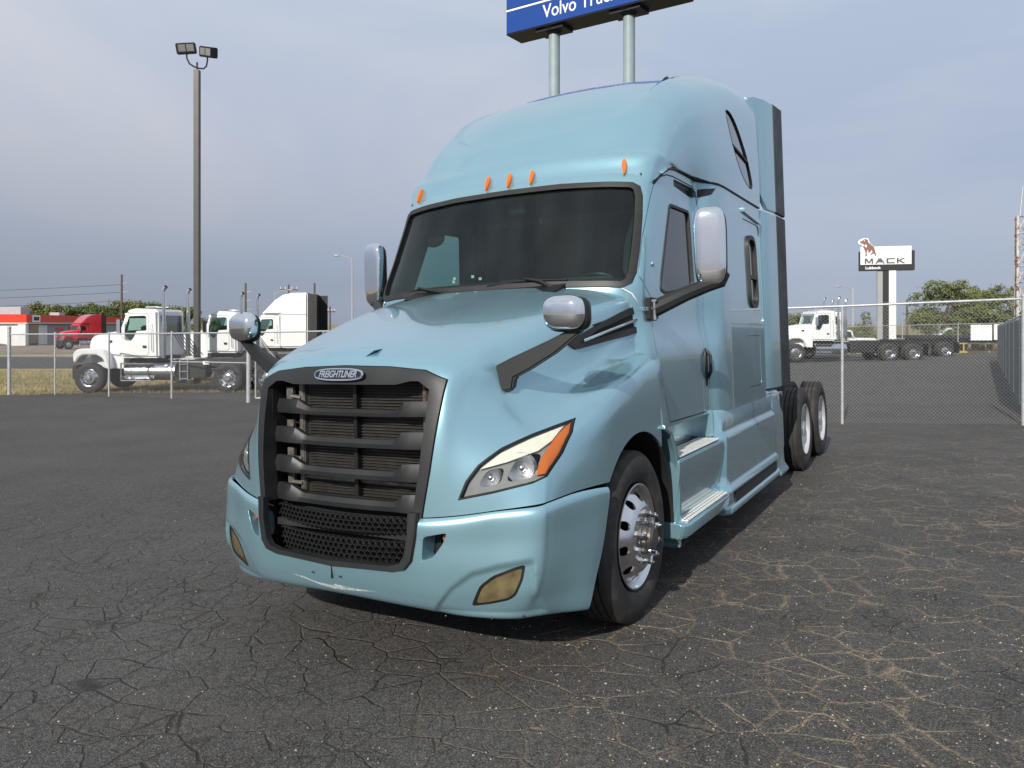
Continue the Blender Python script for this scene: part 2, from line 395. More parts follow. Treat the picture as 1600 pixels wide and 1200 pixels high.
def cmesh_grid(G):
    R, K = G.shape[:2]
    return raw_mesh(G.reshape(-1, 3), [[r * K + k, r * K + k + 1, (r + 1) * K + k + 1, (r + 1) * K + k] for r in range(R - 1) for k in range(K - 1)])

def grid_off(G, d):
    du = np.gradient(G, axis=1); dv = np.gradient(G, axis=0); n = np.cross(du, dv); n /= np.linalg.norm(n, axis=2, keepdims=True) + 1e-12
    return G + n * d
# ================================================================== THE BLUE TRACTOR
# truck frame: x to the near side, y backwards from the front axle, z up
R3 = Matrix(((0.8675, 0.4968, -0.0267), (-0.4964, 0.8679, 0.0215), (0.0339, -0.0054, 0.9994)))
truck = bpy.data.objects.new('semi_truck', None); link(truck)
truck.matrix_world = Matrix.Translation((-.2598, 5.1924, -.0078)) @ R3.to_4x4()
tag(truck, 'ice blue sleeper cab semi truck with chrome mirrors and dark louvred grille, parked in front', 'semi truck')

# ---- hood control net (half): rows from the bumper seam up and back to the cowl
hood_c = [
 [(0,-1.33,.825),(.3,-1.32,.825),(.55,-1.295,.825),(.72,-1.235,.838),(.90,-1.15,.862),(1.075,-1.045,.885),(1.108,-.985,.893),(1.150,-.78,.905),(1.19,-.5,.90),(1.2,-.2,.88),(1.2,.2,.88),(1.2,.42,.88)],
 [(0,-1.30,1.1),(.31,-1.29,1.1),(.59,-1.27,1.1),(.72,-1.21,1.09),(.885,-1.11,1.08),(1.058,-.975,1.065),(1.098,-.905,1.06),(1.148,-.72,1.07),(1.19,-.48,1.09),(1.2,-.18,1.10),(1.2,.2,1.12),(1.2,.42,1.12)],
 [(0,-1.255,1.35),(.32,-1.245,1.35),(.625,-1.225,1.34),(.72,-1.155,1.31),(.85,-1.02,1.27),(.99,-.87,1.23),(1.07,-.77,1.225),(1.14,-.60,1.25),(1.185,-.40,1.29),(1.195,-.12,1.34),(1.195,.2,1.38),(1.2,.40,1.39)],
 [(0,-1.205,1.575),(.33,-1.195,1.565),(.645,-1.165,1.51),(.735,-1.07,1.46),(.835,-.90,1.405),(.94,-.73,1.36),(1.01,-.62,1.345),(1.09,-.46,1.37),(1.15,-.28,1.405),(1.17,-.04,1.45),(1.18,.25,1.50),(1.185,.39,1.52)],
 [(0,-1.10,1.655),(.34,-1.09,1.645),(.665,-1.05,1.60),(.77,-.96,1.545),(.85,-.77,1.49),(.92,-.58,1.44),(.965,-.46,1.42),(1.02,-.32,1.43),(1.075,-.17,1.45),(1.10,.03,1.48),(1.115,.27,1.525),(1.13,.40,1.55)],
 [(0,-.8,1.76),(.36,-.79,1.75),(.70,-.76,1.71),(.815,-.70,1.66),(.88,-.57,1.59),(.92,-.42,1.53),(.945,-.32,1.50),(.975,-.2,1.49),(1.005,-.08,1.50),(1.035,.09,1.515),(1.06,.30,1.545),(1.08,.42,1.565)],
 [(0,-.3,1.90),(.40,-.3,1.895),(.76,-.28,1.86),(.885,-.25,1.815),(.925,-.19,1.75),(.945,-.10,1.68),(.955,-.02,1.64),(.97,.06,1.61),(.99,.12,1.60),(1.01,.22,1.59),(1.035,.36,1.59),(1.055,.44,1.60)],
 [(0,.17,2.035),(.42,.20,2.03),(.80,.28,2.00),(.95,.34,1.965),(1.01,.39,1.93),(1.03,.43,1.88),(1.038,.445,1.84),(1.042,.455,1.80),(1.046,.46,1.76),(1.05,.468,1.72),(1.055,.475,1.68),(1.06,.48,1.64)],
]
HG = tensor(mirror_cols(hood_c), 9, 9)
# fair the upper panels so that reflections run smoothly (the nose and the lower corner stay crisp)
rr_ = np.clip((np.arange(HG.shape[0]) - 16) / 8.0, 0, 1)[1:-1, None, None]
for _ in range(26):
    L_ = (HG[:-2, 1:-1] + HG[2:, 1:-1] + HG[1:-1, :-2] + HG[1:-1, 2:]) / 4 - HG[1:-1, 1:-1]
    xr_ = np.clip((np.abs(HG[1:-1, 1:-1, :1]) - .80) / .08, 0, 1); HG[1:-1, 1:-1] += .5 * L_ * rr_ * xr_
hood_me = shell_from_grid(HG, .022, M['paint'], flip=False); HBV = bvh(hood_me)

# outlines in the truck's front view (x,z)
g_out = [(0,1.576),(.30,1.568),(.52,1.548),(.648,1.498),(.645,1.46),(.628,1.30),(.598,1.05),(.563,.845),(.545,.70)]
GO = [(-x, z) for x, z in g_out[:0:-1]] + g_out
g_in = [(0,1.474),(.36,1.474),(.45,1.492),(.50,1.492),(.566,1.452),(.562,1.30),(.542,1.05),(.505,.80),(.49,.66)]
GI = [(-x, z) for x, z in g_in[:0:-1]] + g_in
# headlight outline on the near side (x,z), traced on the lamp itself
HL = [(.730,.915),(.760,1.0),(.808,1.075),(.888,1.15),(.985,1.208),(1.098,1.262),(1.112,1.20),(1.106,1.105),(1.086,1.01),(1.04,.985),(.88,.945)]
def prism_mesh(poly, lo, hi, axis='x', both=False):
    mb = MB(); mb.prism(poly, lo, hi, axis)
    if both:
        if axis == 'x': mb.prism(poly, -hi, -lo, axis)
        else: mb.prism([(-a, b) for a, b in poly], lo, hi, axis)
    return cmesh(mb)
def arch(r, zc=.50, yc=0.0, a0=-12, a1=192, n=40, sx=1.0, base=-.2):
    P = [(yc + sx * r * math.cos(rad(a0 + (a1 - a0) * k / n)), zc + r * math.sin(rad(a0 + (a1 - a0) * k / n))) for k in range(n + 1)]
    return [(P[0][0], base)] + P + [(P[-1][0], base)]
ARCH = arch(.615, .50, .03)
VENT = [(-.36,1.665),(-.27,1.62),(.30,1.69),(.56,1.735),(.60,1.93),(.30,1.855),(-.05,1.755)]
SLOT = [(-.155,1.612),(.10,1.612),(.165,1.655),(-.165,1.655)]
def polyx(P): return [(-x, z) for x, z in P]
ops = [(prism_mesh(GO + [], -2, -1.0, 'y'), 'DIFFERENCE'),
       (prism_mesh(offset_poly(HL, .004), -1.6, -.3, 'y', True), 'DIFFERENCE'),
       (prism_mesh(ARCH, .6, 1.6, 'x', True), 'DIFFERENCE')]
o = obj('hood', boolean(hood_me, ops), truck); fix(o.data, True, 40); hood = o
# wheel-arch return lip and inner liner
mb = MB()
for s in (1, -1):
    P = arch(.615, .50, .03)[1:-1]; n = len(P)
    vs = [(s * 1.185, y, z) for y, z in P] + [(s * .75, y, z) for y, z in P] + [(s * .75, .03 + (y - .03) * 1.03, .5 + (z - .5) * 1.03) for y, z in P] + [(s * 1.185, .03 + (y - .03) * 1.03, .5 + (z - .5) * 1.03) for y, z in P]
    fs = []
    for i in range(n - 1):
        for q in range(4): fs.append([q * n + i, q * n + i + 1, ((q + 1) % 4) * n + i + 1, ((q + 1) % 4) * n + i])
    mb.add(vs, fs)
    mb.box((s * .70 if s > 0 else -.75, -.62, .3), (.75 if s > 0 else -.70, .68, 1.25))
mb.build('arch_liner', M['cavity'], truck)
# raised hood scoop: upright lit face, cheeks running back into the skin
mb = MB(); mb.add([(-.165,-1.172,1.604),(.085,-1.172,1.604),(.165,-1.158,1.652),(-.165,-1.158,1.652),(-.200,-1.10,1.600),(.19,-1.05,1.62),(.165,-1.06,1.662),(-.165,-1.06,1.662)], [[0,1,2,3],[3,2,6,7],[1,5,6,2],[4,0,3,7]])
mb.build('nose_scoop', M['paint'], hood, smooth=False)

# ---- grille
GF = grid_off(HG, .010)
fr = shell_from_grid(GF, .095, M['plastic'])
grille = link(bpy.data.objects.new('grille', None), truck)
ring = boolean(fr, [(prism_mesh(offset_poly(GO, -.003), -2, -1.0, 'y'), 'INTERSECT'), (prism_mesh(GI, -2, -.8, 'y'), 'DIFFERENCE')])
fix(ring, True, 40); obj('grille_frame', ring, grille)
# louvres: an inclined slat with a recessed middle and deep blades at both ends
for zt, zb, yf, hw, in_ in ((1.338,1.300,-1.222,.562,.33),(1.183,1.137,-1.250,.553,.33),(1.022,.973,-1.266,.538,.34),(.868,.818,-1.276,.520,.345)):
    mb = MB()
    def sec(x, top, bot, yy, back): return [(x, yy, bot), (x, yy - .004, (top + bot) / 2), (x, yy + .012, top), (x, yy + back, top - back * .05), (x, yy + back, bot + back * .1)]
    S = []
    xs = [-hw, -hw + .04, -in_ - .10, -in_ - .045, -in_, -in_ + .03, -in_ / 2, 0, in_ / 2, in_ - .03, in_, in_ + .045, in_ + .10, hw - .04, hw]
    for x in xs:
        a = abs(x); w = min(1, max(0, (a - in_ + .03) / .09)); w = w * w * (3 - 2 * w)
        yy = yf + .035 + .05 * (a / hw)**2 - .035 * w; top = zt - .001 + .048 * w; bot = zb + .006 * w
        if a > hw - .05: top = top - .0; yy += .01
        S.append(sec(x, top, bot, yy, .045))
    vs = [p for q in S for p in q]; fs = []
    for i in range(len(S) - 1):
        for k in range(5): fs.append([i * 5 + k, i * 5 + (k + 1) % 5, (i + 1) * 5 + (k + 1) % 5, (i + 1) * 5 + k])
    fs += [list(range(5))[::-1], [(len(S) - 1) * 5 + k for k in range(5)]]
    mb.add(vs, fs); mb.build('louver', M['plastic'], grille, angle=32)
# radiator: fins behind the louvres with tanks and a centre strut
rad_o = link(bpy.data.objects.new('radiator', None), grille)
mb = MB(); mb.box((-.42,-1.085,.70), (.46,-1.075,1.50)); mb.build('core', M['frame'], rad_o)
mb = MB()
for i in range(46): z = .74 + i * .0165; mb.box((-.38,-1.098,z), (.44,-1.086,z + .006))
mb.build('fin_rows', M['fins'], rad_o, smooth=False, kind='stuff')
mb = MB(); mb.box((-.435,-1.12,.78), (-.395,-1.08,1.50)); mb.box((.445,-1.12,.78), (.475,-1.08,1.50))
mb.box((-.40,-1.115,.93), (.45,-1.10,.945)); mb.build('side_tank', M['steel'], rad_o, bevel=.006)
mb = MB(); mb.box((-.012,-1.135,.70), (.012,-1.10,1.50)); mb.build('centre_strut', M['black'], rad_o)
for z in (1.42,1.23,1.07,.93):
    mb = MB(); mb.tube([(-.50,-1.12,z),(-.46,-1.15,z - .02),(-.42,-1.12,z - .03)], .012); mb.box((-.52,-1.13,z - .06), (-.47,-1.11,z + .03)); mb.build('bracket', M['steel'], rad_o)
mb = MB(); mb.box((-.60,-1.06,.5), (.60,-1.04,1.55)); mb.box((-.60,-1.2,.5), (-.56,-1.04,1.50)); mb.box((.56,-1.2,.5), (.60,-1.04,1.50)); mb.build('bay_panel', M['cavity'], rad_o)
# badge: chromed lozenge with the maker's word
badge = link(bpy.data.objects.new('badge', None), grille); badge.location = (0, -1.2515, 1.527); badge.rotation_euler = (rad(90 - 11), 0, 0)
def lozenge(w, h, n=30, sq=3.2):
    return [(w * math.copysign(abs(math.cos(t))**(2 / sq), math.cos(t)), h * math.copysign(abs(math.sin(t))**(2 / sq), math.sin(t)) * (1 - .10 * abs(math.cos(t)))) for t in [2 * math.pi * k / n for k in range(n)]]
MB().prism(lozenge(.172,.034), 0, .014, 'z').build('rim', M['chrome'], badge, bevel=.005)
MB().prism(lozenge(.160,.0265), .005, .0165, 'z').build('field', M['black'], badge)
make_text('lettering', 'FREIGHTLINER', .050, M['chrome'], badge, (0, -.001, .0175), ext=.0012, shear=.3, off=.0014, sx=.84, space=.96)

# ---- headlights: clear lens over a modelled bowl, flush in the wing
def lens_piece(d, th, poly, m, y0=-1.6, y1=-.3, G=HG):
    return boolean(shell_from_grid(grid_off(G, d), th, m), [(prism_mesh(poly, y0, y1, 'y'), 'INTERSECT')])
HLi = offset_poly(HL, -.011)
DRL = [(.812,1.055),(.888,1.128),(.985,1.188),(1.072,1.232),(1.058,1.17),(1.025,1.128),(.92,1.085)]
AMB = [(1.088,1.245),(1.102,1.20),(1.096,1.11),(1.078,1.022),(1.045,1.018),(1.048,1.10),(1.066,1.19)]
lens = lens_piece(.003, .005, offset_poly(HL, -.002), M['lens'])
bez = lens_piece(-.008, .072, offset_poly(HL, -.001), M['bezel'])
bez = boolean(bez, [(prism_mesh(HLi, -2, 0, 'y'), 'DIFFERENCE')])
back = lens_piece(-.078, .01, offset_poly(HL, .004), M['bezel'])
drl = lens_piece(-.006, .02, DRL, M['drl']); amb = lens_piece(-.006, .03, AMB, M['amberlens'])
edge = lens_piece(.0045, .012, offset_poly(HL, .001), M['black']); edge = boolean(edge, [(prism_mesh(offset_poly(HL, -.0045), -2, 0, 'y'), 'DIFFERENCE')])
def circ(cx, cz, r, n=24): return [(cx + r * math.cos(2 * math.pi * k / n), cz + r * math.sin(2 * math.pi * k / n)) for k in range(n)]
mask = lens_piece(-.024, .006, offset_poly(HL, -.006), M['bezel']); mask = boolean(mask, [(prism_mesh(rounded([(.800,.968),(.895,.975),(.908,1.058),(.835,1.050)], .03), -2, 0, 'y'), 'DIFFERENCE'), (prism_mesh(rounded([(.915,.985),(1.032,1.005),(1.036,1.118),(.945,1.10)], .035), -2, 0, 'y'), 'DIFFERENCE')])
for s in (1, -1):
    h = link(bpy.data.objects.new('headlight', None), truck)
    g = (lambda me: me) if s == 1 else mirrored
    for nm, me in (('bezel', bez), ('housing', back), ('lamp_mask', mask), ('daylight_strip', drl), ('amber_reflector', amb), ('lens', lens), ('edge_seal', edge)):
        q = g(me); fix(q, True, 40); obj(nm, q, h)
    for cx, cz, r in ((.850,1.012,.066),(.975,1.052,.078)):
        cy = HBV.ray_cast(Vector((cx, -3, cz)), Vector((0, 1, 0)))[0].y + .030
        nrm = Vector((.50, -.85, .16)).normalized(); rot = nrm.to_track_quat('Z', 'Y').to_matrix()
        mb = MB(); prof = [(0, r), (-.02, r * .93), (-.04, r * .7), (-.05, r * .3), (-.052, .001)]
        n = 28; vs = []; fs = []
        for k in range(n):
            for hh, rr in prof:
                vs.append(Vector((s * cx, cy, cz)) + Vector((s, 1, 1)) * 0 + (lambda v: Vector((s * v.x, v.y, v.z)))(rot @ Vector((rr * math.cos(2 * math.pi * k / n), rr * math.sin(2 * math.pi * k / n), hh + .0))))
        P = len(prof)
        for k in range(n):
            for i in range(P - 1): fs.append([k * P + i, ((k + 1) % n) * P + i, ((k + 1) % n) * P + i + 1, k * P + i + 1])
        mb.add(vs, fs); mb.build('reflector_bowl', M['reflector'], h)
        c = Vector((cx, cy, cz)) + rot @ Vector((0, 0, -.016)); MB().ellipsoid((s * c.x, c.y, c.z), (r * .26,) * 3, 12, 8).build('bulb', M['reflector'], h)

# ---- bumper
bump_c = [
 [(0,-1.333,.821),(.3,-1.323,.821),(.55,-1.298,.821),(.72,-1.243,.834),(.90,-1.163,.858),(1.086,-1.063,.879),(1.108,-1.013,.886),(1.153,-.80,.898),(1.193,-.60,.891),(1.203,-.485,.878)],
 [(0,-1.350,.795),(.3,-1.340,.795),(.55,-1.315,.795),(.72,-1.26,.808),(.90,-1.178,.832),(1.102,-1.072,.853),(1.124,-1.02,.860),(1.170,-.80,.872),(1.205,-.60,.866),(1.215,-.49,.853)],
 [(0,-1.350,.70),(.3,-1.342,.70),(.55,-1.318,.70),(.72,-1.265,.70),(.90,-1.185,.71),(1.102,-1.085,.72),(1.125,-1.03,.725),(1.173,-.82,.73),(1.208,-.64,.73),(1.218,-.54,.73)],
 [(0,-1.345,.56),(.3,-1.340,.56),(.55,-1.318,.56),(.72,-1.268,.56),(.89,-1.20,.56),(1.090,-1.105,.565),(1.115,-1.05,.57),(1.167,-.86,.575),(1.205,-.70,.575),(1.215,-.61,.575)],
 [(0,-1.325,.45),(.3,-1.322,.45),(.55,-1.302,.44),(.70,-1.258,.43),(.86,-1.195,.43),(1.052,-1.115,.44),(1.080,-1.06,.44),(1.145,-.89,.44),(1.19,-.76,.43),(1.205,-.69,.43)],
 [(0,-1.295,.385),(.3,-1.290,.380),(.53,-1.270,.370),(.67,-1.228,.352),(.83,-1.165,.338),(.98,-1.09,.335),(1.035,-1.03,.335),(1.11,-.90,.325),(1.165,-.80,.315),(1.19,-.74,.31)],
 [(0,-1.24,.366),(.3,-1.235,.360),(.5,-1.21,.350),(.63,-1.17,.332),(.78,-1.10,.320),(.92,-1.03,.315),(.97,-.97,.315),(1.05,-.87,.31),(1.12,-.79,.30),(1.16,-.73,.295)],
]
BG = tensor(mirror_cols(bump_c), 16, 18)[::-1].copy()
# pressed pocket round the fog lamps, under a swage line that sweeps outwards
ss_ = lambda t: (lambda q: q * q * (3 - 2 * q))(np.clip(t, 0, 1))
bn_ = grid_off(BG, 1.0) - BG; ax_ = np.abs(BG[..., 0]); zl_ = np.interp(ax_, [.58, .62, .70, .80, .92, 1.06, 1.12], [.36, .41, .505, .580, .615, .640, .645])
BG -= bn_ * (.015 * ss_((zl_ - BG[..., 2]) / .038) * ss_((ax_ - .570) / .06) * ss_((1.085 - ax_) / .02) * ss_((BG[..., 2] - .335) / .03))[..., None]
U_o = [(.546,.86),(.536,.74),(.512,.62),(.475,.578),(.40,.560),(0,.545)]; UO = U_o + [(-x, z) for x, z in U_o[-2::-1]]
U_i = [(.500,.90),(.496,.74),(.474,.634),(.445,.598),(.38,.582),(0,.568)]; UI = U_i + [(-x, z) for x, z in U_i[-2::-1]]
BV = [(.556,.612),(.566,.742),(.700,.768),(.672,.70),(.625,.635)]
FOG = [(.782,.404),(.830,.500),(.890,.548),(.985,.588),(1.030,.602),(1.018,.535),(.985,.462),(.950,.438),(.86,.415)]
bops = [(prism_mesh(offset_poly(UO, .002), -2, -1.0, 'y'), 'DIFFERENCE'), (prism_mesh(rounded(BV, .02), -2, -1.0, 'y', True), 'DIFFERENCE'),
        (prism_mesh(rounded(offset_poly(FOG, .005), .02), -2, -.8, 'y', True), 'DIFFERENCE')]
bumper = obj('bumper', boolean(shell_from_grid(grid_off(BG, 0), .022, M['paint'], flip=False), bops), truck); fix(bumper.data, True, 32)
def bpiece(d, th, polys, m, op=()):
    me = boolean(shell_from_grid(grid_off(BG, d), th, m), [(prism_mesh(polys, -2, -.8, 'y'), 'INTERSECT')] + [(prism_mesh(q, -2, -.6, 'y'), 'DIFFERENCE') for q in op]); return me
# black surround of the lower intake, fog lamps, bumper vents
low = link(bpy.data.objects.new('lower_intake', None), bumper)
BBV = bvh(cmesh_grid(BG))
def bump_y(x, z): 
    h = BBV.ray_cast(Vector((x, -3, min(max(z, .40), .80))), Vector((0, 1, 0)))[0]; return h.y if h else -1.3
n = len(UO); vs = []; fs = []
UOx = offset_poly(UO, .004)
for (xo, zo), (xi, zi) in zip(UOx, UI):
    zo, zi = min(zo, .852), min(zi, .852); yo = bump_y(xo, zo); yi = bump_y(xi, zi)
    vs += [(xo, yo + .01, zo), (xo, yo - .014, zo), (xo * .992, yo - .020, zo + (.003 if abs(xo) < .45 else 0)), (xi, yi - .016, zi), (xi, yi + .022, zi)]
for i in range(n - 1):
    for k in range(5): fs.append([i * 5 + k, i * 5 + (k + 1) % 5, (i + 1) * 5 + (k + 1) % 5, (i + 1) * 5 + k])
fs += [list(range(5)), [(n - 1) * 5 + k for k in range(5)][::-1]]
MB().add(vs, fs).build('surround', M['plastic'], low, angle=50)
for s in (1, -1):
    g = (lambda me: me) if s == 1 else mirrored
    F0 = rounded(FOG, .02)
    f = obj('fog_lamp', g(bpiece(-.006, .012, F0, M['foglens'])), bumper); fix(f.data, True, 40)
    e = obj('rim', g(bpiece(.002, .02, rounded(offset_poly(FOG, .004), .02), M['black'], [rounded(offset_poly(FOG, -.006), .02)])), f); fix(e.data, True, 40)
    V0 = rounded(BV, .02)
    d = bpiece(-.001, .10, rounded(offset_poly(BV, .003), .02), M['paint'], [rounded(offset_poly(BV, -.006), .02)])
    e = obj('vent_duct', g(d), bumper); fix(e.data, True, 40)
    mb = MB(); mb.box((s * .60 - .1, -1.17, .58), (s * .60 + .11, -1.16, .80)); mb.build('vent_back', M['cavity'], e)
    mb = MB(); mb.tube([(s * .665, -1.24, .725), (s * .665, -1.17, .725)], .02, 12); mb.tube([(s * .665 + .02 * math.cos(t * .6), -1.24, .725 + .02 * math.sin(t * .6)) for t in range(11)], .006, 6)
    mb.build('tow_pin', mat('rusty_pin', (.30, .10, .05), .7, .3, noise=.3) if s == 1 else bpy.data.materials['rusty_pin'], e)
    # raised swage line sweeping in above the fog lamp
# hexagonal mesh of the lower intake
def hexmesh(z0, z1, hw0, hw1, y, nrow, w):
    mb = MB(); h = (z1 - z0) / nrow
    for r in range(nrow + 1):
        z = z0 + r * h; off = .5 * (r % 2)
        n = int(hw0 / w) + 1
        for k in range(-n, n + 1):
            x = (k + off) * w
            hw = hw0 + (hw1 - hw0) * (r / nrow)
            if abs(x) > hw: continue
            yy = y + .09 * (x / .5)**2
            d = .009
            # zigzag bar
            x2 = x + w / 2; x1 = x - w / 2
            for a, b in (((x1, z - h * .16), (x, z + h * .16)), ((x, z + h * .16), (x2, z - h * .16))):
                vx = [(a[0], yy, a[1] - .004), (b[0], yy, b[1] - .004), (b[0], yy, b[1] + .004), (a[0], yy, a[1] + .004)]
                vx += [(p[0], yy + .022, p[2]) for p in vx]
                mb.add(vx, [[0,1,2,3], [7,6,5,4], [0,4,5,1], [3,2,6,7]])
            if r < nrow: mb.box((x - .004, yy, z + h * .1), (x + .004, yy + .022, z + h * .9 - .004))
    return mb
hexmesh(.722, .795, .485, .495, -1.305, 3, .036).build('upper_mesh', M['black'], low, smooth=False, kind='stuff')
hexmesh(.575, .680, .43, .48, -1.325, 4, .036).build('lower_mesh', M['black'], low, smooth=False, kind='stuff')
mb = MB(); mb.box((-.5,-1.235,.683), (.5,-1.215,.72)); mb.build('cross_bar', M['frame'], low)
mb = MB(); mb.box((-.56,-1.15,.50), (.56,-1.13,.86)); mb.build('intake_back', M['cavity'], low)
# centre seam, scuff and lower lip
mb = MB(); mb.box((-.0008,-1.3475,.47), (.0008,-1.32,.54)); mb.build('centre_seam', M['seal'], bumper)
sc_m = mat('scraped_primer', (.32, .36, .36), .7, noise=.5, nscale=60)
scr = boolean(shell_from_grid(grid_off(BG, .0012), .004, sc_m), [(prism_mesh([(-.30,.452),(-.22,.448),(-.12,.428),(-.02,.424),(0,.436),(.10,.428),(.27,.431),(.12,.416),(0,.408),(-.10,.416),(-.20,.436)], -2, -.8, 'y'), 'INTERSECT')])
fix(scr, True, 40); obj('scuff', scr, bumper)
for a, b in ((-.42,-.03), (.03,.42)):
    mb = MB(); mb.add([(a,-1.16,.375),(b,-1.16,.375),(b - .03 * (b > 0.1),-1.19,.335),(a + .03 * (a < -.1),-1.19,.335),(a,-1.10,.375),(b,-1.10,.375),(b,-1.12,.33),(a,-1.12,.33)], [[0,1,2,3],[4,5,1,0],[3,2,6,7],[5,6,2,1],[4,0,3,7]])
    mb.build('lower_lip', M['paint'], bumper, bevel=.004)
for x, y, z in ((.64,-1.232,.338),(.86,-1.158,.335),(1.0,-1.09,.348),(-.64,-1.232,.338),(-.13,-1.349,.49),(.06,-1.349,.49),(.80,-1.232,.60)): MB().ellipsoid((x,y,z), (.006,.006,.006), 8, 5).build('fastener', M['black'], bumper)

# ---- cab shell
zs = [1.06, 1.25, 1.47, 1.60, 1.78, 2.03, 2.35, 2.62, 2.80, 2.925]
def cab_row(z):
    t = min(1, max(0, (z - 2.03) / .75)); t1 = min(1, max(0, (2.03 - z) / .9)); q = max(0, (z - 2.80) / .125)
    fy = lambda b, tp: b * (1 - t) + tp * t + q * .11
    if z <= 1.47: dx = 1.135
    elif z <= 1.60: dx = 1.13
    elif z <= 1.78: dx = 1.10
    else: dx = 1.095 - .022 * t + .018 * q
    tum = .012 * t
    P = [(0, fy(.25,.60)), (.45, fy(.262,.612)), (.78, fy(.305,.655)), (.95, fy(.355,.715)), (1.03, fy(.405,.775)), (dx - .018, fy(.475,.85)), (dx - .004, fy(.56,.94)), (dx, fy(.72,1.08)), (dx, 1.25), (dx, 1.62), (dx + .004, 1.78), (max(dx + .05, 1.155), 1.885), (1.205 - tum, 1.985), (1.220 - tum, 2.12), (1.222 - tum, 2.5), (1.222 - tum, 3.0), (1.222 - tum, 3.495)]
    return [(x, y, z) for x, y in P]
CG = tensor(mirror_cols([cab_row(z) for z in zs]), 6, 6)
# windscreen outlines (front view)
def half_loop(H):      # H from bottom centre round the near side to top centre
    return H + [(-x, z) for x, z in H[-2:0:-1]]
WS_h = [(0,2.040),(.5,2.035),(.88,2.020),(.985,2.012),(1.036,2.040),(1.052,2.11),(1.049,2.25),(1.036,2.50),(1.022,2.66),(1.002,2.732),(.955,2.762),(.80,2.776),(.45,2.797),(0,2.803)]
WSo = half_loop(WS_h); WSi = offset_poly(WSo, -.040)
DOOR = [(.80,1.095),(1.70,1.085),(1.765,1.12),(1.785,1.40),(1.80,2.0),(1.80,2.70),(1.77,2.835),(1.70,2.865),(1.22,2.865),(1.06,2.855),(.95,2.825),(.84,2.755),(.76,2.64),(.60,2.36),(.49,2.14),(.475,2.08),(.52,2.02),(.60,1.95),(.60,1.80),(.575,1.62),(.62,1.45),(.70,1.30)]
DW = rounded([(1.10,2.66),(1.585,2.665),(1.60,2.06),(1.50,2.035),(.90,1.975),(.785,2.0),(.80,2.08)], .05)
SW = rounded([(2.93,2.60),(3.24,2.60),(3.26,1.94),(2.95,1.94)], .12, 6)
HATCH = rounded([(2.76,2.74),(3.46,2.74),(3.49,1.78),(2.80,1.78)], .06)
LOCK = rounded([(2.74,1.665),(3.30,1.665),(3.32,1.20),(2.76,1.20)], .04)
cab_me = shell_from_grid(CG, .03, M['paint'])
DOORo = offset_poly(DOOR, .009)
cutx = lambda P, lo=.9, hi=1.5: prism_mesh(P, lo, hi, 'x', True)
o = obj('cab', boolean(cab_me, [(prism_mesh(WSo, -.5, 1.2, 'y'), 'DIFFERENCE'), (cutx(DOORo), 'DIFFERENCE'), (cutx(SW), 'DIFFERENCE'),
    (cutx(offset_poly(LOCK, .004)), 'DIFFERENCE'), (cutx(offset_poly(HATCH, .004)), 'DIFFERENCE')]), truck); fix(o.data, True, 30); cab = o
def shellp(G, d, th, m, ops): 
    r = boolean(shell_from_grid(grid_off(G, d), th, m), ops); fix(r, True, 30); return r
# windscreen with its rubber seal
ws = obj('windscreen', shellp(CG, -.012, .006, M['windscreen'], [(prism_mesh(offset_poly(WSi, .004), -.5, 1.2, 'y'), 'INTERSECT')]), truck)
sl = shellp(CG, .012, .035, M['seal'], [(prism_mesh(offset_poly(WSo, -.001), -.5, 1.2, 'y'), 'INTERSECT'), (prism_mesh(WSi, -1, 1.5, 'y'), 'DIFFERENCE')]); obj('seal', sl, ws)
band = shellp(CG, -.020, .004, M['cavity'], [(prism_mesh(offset_poly(WSi, .004), -.5, 1.2, 'y'), 'INTERSECT'), (prism_mesh(offset_poly(WSi, -.018), -1, 1.5, 'y'), 'DIFFERENCE')]); obj('printed_border', band, ws)
# doors, side glass, lockers: cut for one side, mirrored for the other
def onlyx(P, lo=.9, hi=1.5): return prism_mesh(P, lo, hi, 'x')
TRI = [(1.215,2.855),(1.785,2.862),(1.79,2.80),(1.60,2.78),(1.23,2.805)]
door_me = shellp(CG, 0, .03, M['paint'], [(onlyx(DOOR), 'INTERSECT'), (onlyx(DW), 'DIFFERENCE'), (onlyx(rounded(TRI, .02)), 'DIFFERENCE')])
dglass = shellp(CG, -.012, .006, M['sideglass'], [(onlyx(offset_poly(DW, .004)), 'INTERSECT')])
dseal = shellp(CG, .005, .03, M['seal'], [(onlyx(offset_poly(DW, -.001)), 'INTERSECT'), (onlyx(offset_poly(DW, -.022)), 'DIFFERENCE')])
tri = shellp(CG, -.035, .01, M['black'], [(onlyx(rounded(offset_poly(TRI, .02), .02)), 'INTERSECT')])  # black backing stands for the shade inside the cut above the window
tri2 = shellp(CG, .003, .02, M['black'], [(onlyx([(1.793,2.865),(1.97,2.89),(1.91,2.832),(1.793,2.797)]), 'INTERSECT')])  # black patch on the cab skin, painting that shade on past the door
sglass = shellp(CG, -.012, .008, M['darkglass'], [(onlyx(offset_poly(SW, .004)), 'INTERSECT')])
sseal = shellp(CG, .012, .035, M['seal'], [(onlyx(offset_poly(SW, .012)), 'INTERSECT'), (onlyx(offset_poly(SW, -.028)), 'DIFFERENCE')])
sbar = shellp(CG, .010, .03, M['seal'], [(onlyx([(2.93,2.235),(3.27,2.235),(3.27,2.20),(2.93,2.20)]), 'INTERSECT')])
hatch = shellp(CG, -.008, .02, M['paint'], [(onlyx(HATCH), 'INTERSECT'), (onlyx(SW), 'DIFFERENCE')])
lock = shellp(CG, -.002, .03, M['paint'], [(onlyx(LOCK), 'INTERSECT')])
